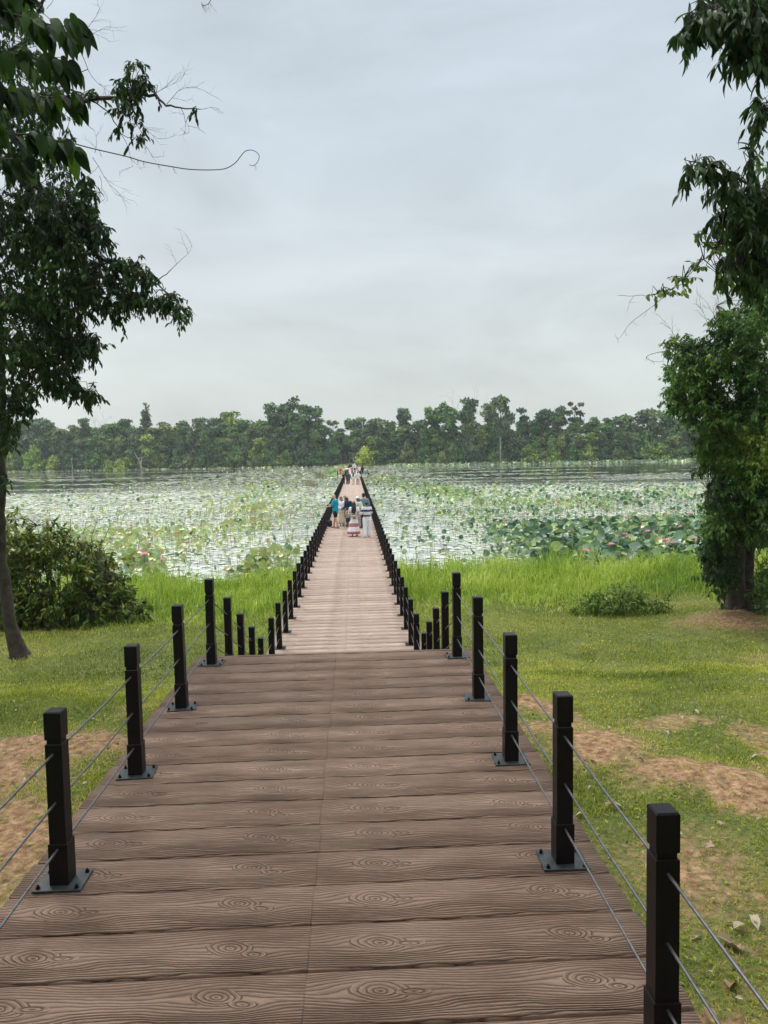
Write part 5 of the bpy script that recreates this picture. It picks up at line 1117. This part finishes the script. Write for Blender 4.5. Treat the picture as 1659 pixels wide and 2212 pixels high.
ARMS = {'down': ((.235, -.02, 1.13), (.25, .05, .89)), 'hold': ((.25, .03, 1.13), (.10, .29, 1.17)), 'holdlow': ((.24, 0, 1.12), (.10, .22, 1.02)), 'fwd': ((.22, .10, 1.16), (.20, .33, 1.12)), 'back': ((.24, -.12, 1.14), (.22, -.14, .92)), 'swing': ((.23, .09, 1.14), (.22, .24, .96)), 'out': ((.27, .0, 1.14), (.34, .10, .93)), 'up': ((.24, .14, 1.28), (.14, .24, 1.50))}
def person(label, x, y, rz, H=1.7, skin='tan', top=('white', .45, .86, .03), bottom=('trousers', 'black', .025), hair=('short', HB), hat=None, shoes='shoe', aL='down', aR='down', legs=(0, 0), hp=0, hy=0, lean=0, wd=1.0, vox=.011, z=-1.55, group='people on the boardwalk', extra=()):
    t = empty('person', (x, y, z), rz); s = H/1.75; t.scale = (s, s, s); tag(t, label, 'person', group)
    det = vox < .015
    LM = Matrix.Translation((0, 0, .9)) @ Matrix.Rotation(-lean, 4, 'X') @ Matrix.Translation((0, 0, -.9))
    U = lambda p: LM @ Vector(p)                                  # upper body leans about the hips
    HM = LM @ Matrix.Translation((0, 0, 1.50)) @ Matrix.Rotation(hy, 4, 'Z') @ Matrix.Rotation(-hp, 4, 'X') @ Matrix.Translation((0, 0, -1.50)); R3 = HM.to_3x3()
    Hd = lambda p: HM @ Vector(p)
    sh = {-1: U((-.175*wd, 0, 1.405)), 1: U((.175*wd, 0, 1.405))}
    arm = {}
    for sd, a in ((-1, aL), (1, aR)):
        e, w_ = ARMS[a]; arm[sd] = (U((sd*e[0]*wd, e[1], e[2])), U((sd*w_[0]*wd, w_[1], w_[2])))
    leg = {}
    for sd, f in ((-1, legs[0]), (1, legs[1])):
        leg[sd] = (Vector((sd*.09*wd, 0, .90)), Vector((sd*.10*wd, f*.5+.02, .49)), Vector((sd*.105*wd, f, .085)))
    b = MB()
    def torso(mb, g, z0=.84, z1=1.47):
        R_ = [(.84, 0, 0, .155, .105), (.95, 0, 0, .16, .11), (1.08, 0, 0, .135, .095), (1.22, 0, .005, .15, .105), (1.34, 0, .005, .175, .108), (1.42, 0, 0, .165, .085), (1.47, 0, -.005, .08, .06)]
        rr = [q for q in R_ if z0-1e-3 <= q[0] <= z1+1e-3]
        if rr[0][0] > z0+.01: q = R_[max(0, R_.index(rr[0])-1)]; rr = [(z0, q[1], q[2], q[3], q[4])]+rr
        if z0 < .84: rr = [(z0, 0, 0, .16, .12)]+[q for q in rr if q[0] > z0+.01]
        n0 = len(mb.v); mb.loft([(q[0], q[1], q[2], q[3]*wd+g, q[4]+g) for q in rr], 18)
        for i in range(n0, len(mb.v)): mb.v[i] = tuple(U(mb.v[i]))
    torso(b, 0)
    b.cap(U((0, -.01, 1.42)), .055, Hd((0, .0, 1.54)), .05)
    b.ell(Hd((0, .005, 1.655)), (.074, .093, .100), 14, R3); b.ell(Hd((0, .035, 1.60)), (.055, .062, .068), 12, R3); b.ell(Hd((0, .062, 1.562)), (.028, .03, .025), 8, R3)
    b.cap(Hd((0, .10, 1.655)), .009, Hd((0, .117, 1.622)), .014, 6)
    for sd in (-1, 1): b.ell(Hd((sd*.076, .0, 1.64)), (.012, .022, .032), 8, R3)
    b.ell(Hd((0, .096, 1.592)), (.024, .010, .010), 8, R3)
    for sd in (-1, 1):
        e, w_ = arm[sd]; b.cap(sh[sd], .052, e, .040); b.cap(e, .040, w_, .027)
        d = (w_-e).normalized(); sdv = Vector((0, 0, 1)) if abs(d.z) < .8 else Vector((0, 1, 0)); sdv = (sdv-d*sdv.dot(d)).normalized(); nv = d.cross(sdv)*(-sd)
        b.ell(w_+d*.045, (.022, .030, .046), 10, Matrix((nv.normalized(), sdv, d)).transposed())
        for k, ln in enumerate((.062, .074, .070, .055)):
            o = w_+d*.078+sdv*(.027-.018*k); m_ = o+d*ln*.55+nv*.006; b.cap(o, .009, m_, .0085, 6); b.cap(m_, .0085, m_+d*ln*.4+nv*.022, .0075, 6)
        o = w_+d*.03+sdv*.026; m_ = o+d*.035+sdv*.026; b.cap(o, .011, m_, .010, 6); b.cap(m_, .010, m_+d*.028+nv*.008, .008, 6)
    for sd in (-1, 1):
        h, k, a = leg[sd]; b.cap(h, .085, k, .055); b.cap(k, .055, k.lerp(a, .35), .056); b.cap(k.lerp(a, .35), .056, a, .036)
        b.cap(a+Vector((0, -.035, -.045)), .036, a+Vector((sd*.015, .14, -.058)), .026); b.ell(a+Vector((sd*.018, .16, -.062)), (.036, .04, .02), 8)
    body = b.remesh('body', SK[skin], t, vox, 2)
    if det:
        for sd in (-1, 1): MB().ell((0, 0, 0), (.013, .006, .007), 8).build('eye', EYE, t, True).location = Hd((sd*.031, .0905, 1.660))
        MB().ell((0, 0, 0), (.024, .006, .008), 8).build('mouth', LIP, t, True).location = Hd((0, .104, 1.592))
    # top
    tm, sl, hem, g = top; b = MB(); torso(b, g, hem)
    for sd in (-1, 1):
        e, w_ = arm[sd]
        if sl <= .55: b.cap(sh[sd], .055+g*.9, sh[sd].lerp(e, min(1, sl*1.8)), .052+g*1.1)
        else: b.cap(sh[sd], .055+g*.9, e, .045+g); b.cap(e, .045+g, e.lerp(w_, (sl-.5)*2), .036+g)
    b.remesh('shirt' if tm not in ('red',) else 'dress', C_[tm], t, max(vox, .013), 4)
    # bottom
    kind, bm_, g = bottom[:3]; b = MB()
    if kind in ('trousers', 'shorts'):
        b.loft([(.82, 0, 0, .15*wd+g, .10+g), (.98, 0, 0, .148*wd+g*.5, .10+g*.5)], 16)
        for sd in (-1, 1):
            h, k, a = leg[sd]; h = h+Vector((0, 0, -.02))
            if kind == 'shorts': b.cap(h, .088+g, h.lerp(k, .62), .078+g)
            else: b.cap(h, .088+g, k, .062+g); b.cap(k, .062+g, a+Vector((0, -.01, .01)), .045+g*1.15)
        b.remesh(kind, C_[bm_], t, max(vox, .013), 3)
    else:
        z1, r1 = bottom[2], bottom[3]
        rings = [(1.0, 0, 0, .145*wd, .10), (.90, 0, 0, .172*wd, .13)]
        for i in range(1, 9): q = i/8; rings.append((.90+(z1-.90)*q, bottom[4]*q if len(bottom) > 4 else 0, 0, .172*wd+(r1-.172)*q, .13+(r1*.85-.13)*q))
        b.loft(rings, 48, fold=.09, nf=9, ph=x*7); b.build('skirt', C_[bm_], t, True)
    # shoes
    b = MB()
    for sd in (-1, 1):
        a = leg[sd][2]
        if shoes == 'sandal':
            b.box((a.x+sd*.012, a.y+.055, a.z-.078), (.085, .27, .018), bev=.006)
            for yy, zz in ((.13, -.035), (.06, -.01)): b.tube([a+Vector((sd*.012-.048, yy, -.075)), a+Vector((sd*.012-.03, yy, zz)), a+Vector((sd*.012+.03, yy, zz)), a+Vector((sd*.012+.048, yy, -.075))], .012, 6)
            b.tube([a+Vector((-.042, .02, -.03)), a+Vector((-.03, -.055, .0)), a+Vector((.03, -.055, .0)), a+Vector((.042, .02, -.03))], .010, 6)
        else: b.cap(a+Vector((0, -.04, -.045)), .045, a+Vector((sd*.015, .13, -.052)), .036); b.ell(a+Vector((sd*.016, .155, -.055)), (.045, .05, .032), 10)
    if shoes == 'sandal':
        b.build('sandals', C_['shoe'], t)
    elif shoes: b.remesh('shoes', C_[shoes], t, .013, 1)
    # hair
    if hair:
        hk, hm = hair; b = MB()
        if hk in ('short', 'long', 'bob', 'bun'):
            b.ell(Hd((0, -.016, 1.675)), (.084, .092, .098), 14, R3); b.ell(Hd((0, -.045, 1.625)), (.074, .062, .075), 12, R3)
        if hk == 'short' and hm is HG: b.ell(Hd((0, .01, 1.70)), (.09, .09, .075), 12, R3)
        if hk == 'bob': b.ell(Hd((0, -.03, 1.60)), (.098, .075, .10), 12, R3)
        if hk == 'bun': b.ell(Hd((0, -.115, 1.66)), (.04, .04, .04), 10, R3)
        if hk == 'long': b.cap(Hd((0, -.05, 1.63)), .108, U((0, -.10, 1.42)), .125); b.cap(U((0, -.10, 1.42)), .125, U((-.02, -.10, 1.22)), .115); b.cap(U((-.02, -.10, 1.22)), .115, U((-.03, -.12, 1.10)), .06)
        b.remesh('hair', hm, t, max(vox, .012), 2)
    if hat:
        hk, hm = hat; b = MB()
        if hk == 'cap': b.ell(Hd((0, -.005, 1.705)), (.092, .105, .078), 16, R3); b.ell(Hd((0, .125, 1.70)), (.068, .075, .012), 14, R3)
        elif hk == 'bucket':
            n0 = len(b.v); b.loft([(1.655, 0, 0, .155, .165), (1.665, 0, 0, .15, .16), (1.71, 0, 0, .10, .115), (1.785, 0, 0, .085, .098), (1.79, 0, 0, .06, .07)], 20)
            for i in range(n0, len(b.v)): b.v[i] = tuple(Hd(b.v[i]))
        else:
            n0 = len(b.v); b.loft([(1.69, 0, 0, .22, .22), (1.70, 0, 0, .22, .22), (1.715, 0, 0, .105, .115), (1.79, 0, 0, .085, .095)], 20)
            for i in range(n0, len(b.v)): b.v[i] = tuple(Hd(b.v[i]))
        b.build('hat', C_[hm], t, True)
    for ex in extra: ex(t, arm, U)
    return t
def prop(root, mb, name, mat, label, cat, smooth=True):
    o = mb.build(name, mat, None, smooth); bpy.context.view_layer.update()
    o.matrix_world = Matrix.LocRotScale(root.location, root.rotation_euler, root.scale); tag(o, label, cat); return o
def backpack(mat, lab):
    def f(t, arm, U):
        b = MB(); b.box(U((0, -.20, 1.20)), (.29, .15, .42), bev=.04); b.box(U((0, -.285, 1.12)), (.22, .05, .2), bev=.02)
        for sd in (-1, 1): b.tube([U((sd*.09, -.14, 1.38)), U((sd*.11, -.02, 1.475)), U((sd*.12, .13, 1.36)), U((sd*.12, .13, 1.2)), U((sd*.12, -.14, 1.04))], .018, 6)
        prop(t, b, 'backpack', mat, lab, 'backpack')
    return f
def device(mat, lab, name='camera'):
    def f(t, arm, U):
        m = (arm[-1][1]+arm[1][1])/2+Vector((0, .09, .03)); b = MB(); b.box(m, (.13, .03, .08), bev=.008); b.box(m+Vector((0, .03, 0)), (.05, .04, .05), bev=.01); prop(t, b, name, mat, lab, name)
    return f
def handbag(mat, lab, sd=-1, z=.86):
    def f(t, arm, U):
        b = MB(); b.box((sd*.25, .02, z), (.09, .24, .24), bev=.025); b.tube([(sd*.25, -.08, z+.1), (sd*.21, -.06, 1.25), (sd*.13, .02, 1.475), (sd*.20, .10, 1.25), (sd*.25, .12, z+.1)], .010, 6); prop(t, b, 'shoulder_bag', mat, lab, 'bag')
    return f
def belt_bag(mat, lab):
    def f(t, arm, U): b = MB(); b.box((.0, .17, 1.02), (.20, .08, .13), bev=.03); b.tube([(.1, .15, 1.04), (.17, 0, 1.05), (0, -.13, 1.05), (-.17, 0, 1.05), (-.1, .15, 1.04)], .012, 6); prop(t, b, 'belt_bag', mat, lab, 'bag')
    return f
def shawl(t, arm, U):
    b = MB()
    b.tube([arm[-1][1]+Vector((.02, .03, .12)), arm[-1][0]+Vector((-.03, -.03, .04)), Vector((-.22, -.12, 1.12)), Vector((-.08, -.19, 1.03)), Vector((.08, -.19, 1.03)), Vector((.22, -.12, 1.12)), arm[1][0]+Vector((.03, -.03, .04)), arm[1][1]+Vector((-.02, .03, .12))], [.02, .035, .045, .06, .06, .045, .035, .02], 8)
    b.tube([arm[-1][0]+Vector((-.02, -.02, .16)), Vector((-.22, -.13, 1.22)), Vector((0, -.175, 1.10)), Vector((.22, -.13, 1.22)), arm[1][0]+Vector((.02, -.02, .16))], [.025, .03, .03, .03, .025], 8)
    b.build('shawl', C_['shawl'], t, True)
def stick(t, arm, U):
    w_ = arm[-1][1]; b = MB(); b.tube([w_+Vector((.12, .05, -.10)), w_+Vector((-.22, .07, -.02))], .011, 6); b.box(w_+Vector((-.25, .07, -.01)), (.09, .03, .06), bev=.006); prop(t, b, 'selfie_stick', C_['strap'], 'dark selfie stick held low by the man in the patterned shirt', 'selfie stick')
def crossstrap(t, arm, U):
    b = MB(); b.tube([(-.13, .0, 1.47), (-.08, .15, 1.35), (.03, .155, 1.18), (.16, .10, .98), (.18, -.03, .95), (.03, -.15, 1.18), (-.09, -.12, 1.38), (-.13, .0, 1.47)], .016, 6); b.box((.2, .03, .88), (.08, .2, .18), bev=.02); prop(t, b, 'shoulder_bag', C_['strap'], 'dark crossbody bag worn by the man in the white cap', 'bag')
def fx(fullx, Y): return at_y(fullx/1.8228, 1080, Y).x
G = 'people in the group standing on the near boardwalk'
person('bald man in a teal T-shirt, black shorts and sandals looking down at a camera', fx(1320, 37.8), 37.8, radians(68), 1.74, 'light', ('teal', .45, .80, .040), ('shorts', 'black', .028), None, None, 'sandal', 'fwd', 'hold', (-.16, .16), hp=.45, wd=1.08, group=G, vox=.009, extra=(device(C_['black'], 'small black camera in the hands of the man in teal'),))
person('dark haired woman in a loose white blouse and long cream skirt', fx(1343, 38.9), 38.9, radians(-150), 1.53, 'tan', ('white', .75, .84, .055), ('skirt', 'cream', .14, .22), ('bun', HB), None, None, 'down', 'holdlow', (0, .05), hp=.15, hy=.3, wd=.92, group=G, vox=.009, extra=(belt_bag(C_['black'], 'black belt bag on the woman in the white blouse'),))
person('woman with short grey blond hair in a navy floral top facing the camera', fx(1358, 39.8), 39.8, radians(176), 1.55, 'light', ('floral', .6, .78, .045), ('trousers', 'grey', .03), ('short', HG), None, 'shoe', 'out', 'down', (0, .02), hy=.1, wd=.95, group=G, vox=.009)
person('dark haired woman in a denim jacket leaning over towards the child', fx(1375, 39.0), 39.0, radians(150), 1.58, 'brown', ('navy', .9, .82, .04), ('trousers', 'grey', .02), ('bob', HW), None, 'shoe', 'holdlow', 'fwd', (0, .08), hp=.5, lean=.30, hy=-.3, wd=.95, group=G, vox=.009)
person('small child with black hair in a cream top and navy skirt', fx(1368, 38.1), 38.1, radians(60), 1.03, 'brown', ('tanc', .5, .84, .035), ('skirt', 'navy', .50, .24), ('bob', HB), None, 'shoe', 'hold', 'fwd', (-.03, .05), hp=.2, wd=1.05, group=G, vox=.014)
person('woman with long black hair in a white top and tiered pink and white skirt', fx(1393, 33.6), 33.6, radians(-4), 1.60, 'tan', ('white', .25, .95, .03), ('skirt', 'skirt', .14, .33, -.05), ('long', HB), None, None, 'holdlow', 'holdlow', (-.06, .20), wd=.98, group=G, vox=.009, extra=(shawl,))
person('man in a grey green bucket hat, black and white patterned shirt and white trousers', fx(1443, 33.1), 33.1, radians(8), 1.64, 'tan', ('elef', .5, .80, .028), ('trousers', 'white', .042), ('short', HB), ('bucket', 'hatg'), 'shoew', 'out', 'fwd', (-.04, .12), group=G, vox=.009, extra=(stick,))
person('man in a white cap and pale green shirt with a bag strap across it', fx(1407, 37.5), 37.5, radians(172), 1.60, 'brown', ('pale', .5, .82, .04), ('trousers', 'khaki', .025), ('short', HB), ('cap', 'white'), 'shoe', 'holdlow', 'down', (0, .03), hp=.1, group=G, vox=.009, extra=(crossstrap,))
person('man with short black hair in a slate blue T-shirt seen from behind', fx(1431, 37.6), 37.6, radians(14), 1.77, 'tan', ('slate', .5, .82, .04), ('trousers', 'navy', .02), ('short', HB), None, 'shoe', 'fwd', 'down', (0, .05), hy=.6, wd=1.1, group=G, vox=.009)
bg = MB(); bg.box((0, 0, .17), (.30, .2, .32), bev=.05); bg.box((0, -.11, .13), (.22, .05, .18), bev=.02); bg.tube([(-.07, 0, .31), (-.05, 0, .38), (.05, 0, .38), (.07, 0, .31)], .012, 6)
o = bg.build('backpack', C_['black'], None, True); o.location = (-1.12, 38.6, -1.55); tag(o, 'black backpack standing on the deck beside the left railing behind the bald man', 'backpack')
G = 'people walking on the middle of the boardwalk'; V2 = .018
person('woman in black with an open pale cardigan walking towards the camera', fx(1355, 97.5), 97.5, pi, 1.5, 'tan', ('black', .3, .80, .03), ('trousers', 'black', .02), ('bob', HB), None, 'shoe', 'down', 'down', (.1, -.08), wd=.95, group=G, vox=V2, extra=(lambda t, a, U: MB().cap((-.2, -.01, 1.36), .075, (-.24, 0, .9), .06).cap((.2, -.01, 1.36), .075, (.24, 0, .9), .06).remesh('cardigan', C_['pink'], t, .02),))
person('woman in a slate top and dark floral trousers walking towards the camera', fx(1370, 96.8), 96.8, pi, 1.5, 'brown', ('navy', .8, .78, .05), ('trousers', 'fltr', .045), ('bob', HB), None, 'shoe', 'holdlow', 'holdlow', (-.08, .12), wd=1.05, group=G, vox=V2)
person('person in an olive jacket close behind the floral trousers', fx(1375.5, 98.5), 98.5, pi, 1.56, 'brown', ('olive', .95, .78, .05), ('trousers', 'black', .02), ('short', HB), None, 'shoe', 'down', 'down', (.1, 0), group=G, vox=V2)
person('person in white top and cream trousers walking away with a handbag', fx(1393, 95.5), 95.5, 0, 1.6, 'brown', ('white', .9, .84, .045), ('trousers', 'cream', .03), ('long', HB), None, 'shoe', 'down', 'out', (-.18, .2), wd=.97, group=G, vox=V2, extra=(handbag(C_['grey'], 'grey handbag carried by the walker in cream trousers'),))
person('broad man in a pale print shirt and khaki trousers walking away', fx(1411, 94.3), 94.3, 0, 1.7, 'brown', ('pat', .5, .80, .06), ('trousers', 'khaki', .04), ('short', HB), None, 'shoew', 'out', 'out', (.12, -.1), wd=1.15, group=G, vox=V2)
pt = person('person in dark clothes walking under a pale parasol', fx(1370, 119), 119, pi, 1.55, 'tan', ('olive', .6, .8, .04), ('trousers', 'black', .02), ('short', HB), None, 'shoe', 'down', 'up', (.08, 0), group=G, vox=V2)
pb_ = MB(); R_ = [(2.02-.28*(q/6)**2, 0, 0, .62*q/6+.01, .62*q/6+.01) for q in range(7)]; pb_.loft(R_[::-1]+[(z_-.006, a, b_, c_, d_) for z_, a, b_, c_, d_ in R_], 12); pb_.tube([(.12, .2, 1.40), (0, .05, 2.05)], .010, 6)
prop(pt, pb_, 'parasol', C_['pink'], 'pale parasol held above the walker in dark clothes', 'parasol')
G = 'people near the lookout platform'
far = [('person in white top with a large black backpack and dark jeans walking away', 1389, 152, 0, 1.66, ('white', .6, .8, .03), ('trousers', 'navy', .02), 'bp'), ('person in pink top, light jeans and black backpack walking away', 1399.5, 145, 0, 1.7, ('pink', .6, .82, .03), ('trousers', 'jeans', .02), 'bp'),
       ('dark haired person in a dark top farthest ahead at the left', 1386, 190, 0, 1.7, ('black', .6, .82, .03), ('trousers', 'tanc', .02), None), ('person in white far ahead in the middle of the boardwalk', 1392, 205, 0, 1.65, ('white', .8, .82, .03), ('trousers', 'grey', .02), None),
       ('person in a pink top with a grey backpack walking away near the right railing', 1408, 162, 0, 1.65, ('pink', .6, .82, .03), ('trousers', 'white', .02), 'bg'), ('man in a white shirt and khaki trousers standing by the right side of the lookout', 1417.5, 144.5, pi*.9, 1.72, ('white', .5, .82, .03), ('trousers', 'khaki', .02), None),
       ('man in a black suit standing on the right wing of the lookout', 1429.5, 145.3, pi, 1.78, ('black', .95, .78, .035), ('trousers', 'black', .025), None), ('person in a pale shirt and blue trousers at the right end of the lookout', 1441.5, 143.2, pi*.6, 1.35, ('pale', .5, .82, .03), ('trousers', 'jeans', .03), None),
       ('person in a red dress standing on the left wing of the lookout', 1343, 143.8, pi, 1.55, ('red', .3, .55, .045), ('skirt', 'red', .5, .2), None), ('person in white far ahead near the right railing', 1400, 230, 0, 1.7, ('white', .6, .82, .03), ('trousers', 'white', .02), None), ('person in grey far ahead beside the left railing', 1383, 225, 0, 1.7, ('grey', .6, .82, .03), ('trousers', 'black', .02), None)]
for lab, px, Y, rz, H, top, bot, bp in far:
    ex = ()
    if bp == 'bp': ex = (backpack(C_['black'], f'black backpack worn by the {lab.split(" with")[0].split(",")[0]}'),)
    if bp == 'bg': ex = (backpack(C_['grey'], 'grey backpack worn by a walker in pink near the right railing'),)
    person(lab, fx(px, Y), Y, rz, H, random.choice(['tan', 'brown']), top, bot, ('short', HB), None, 'shoe', 'down', 'down', (random.uniform(-.12, .12), random.uniform(-.12, .12)), group=G, vox=.022, extra=ex)
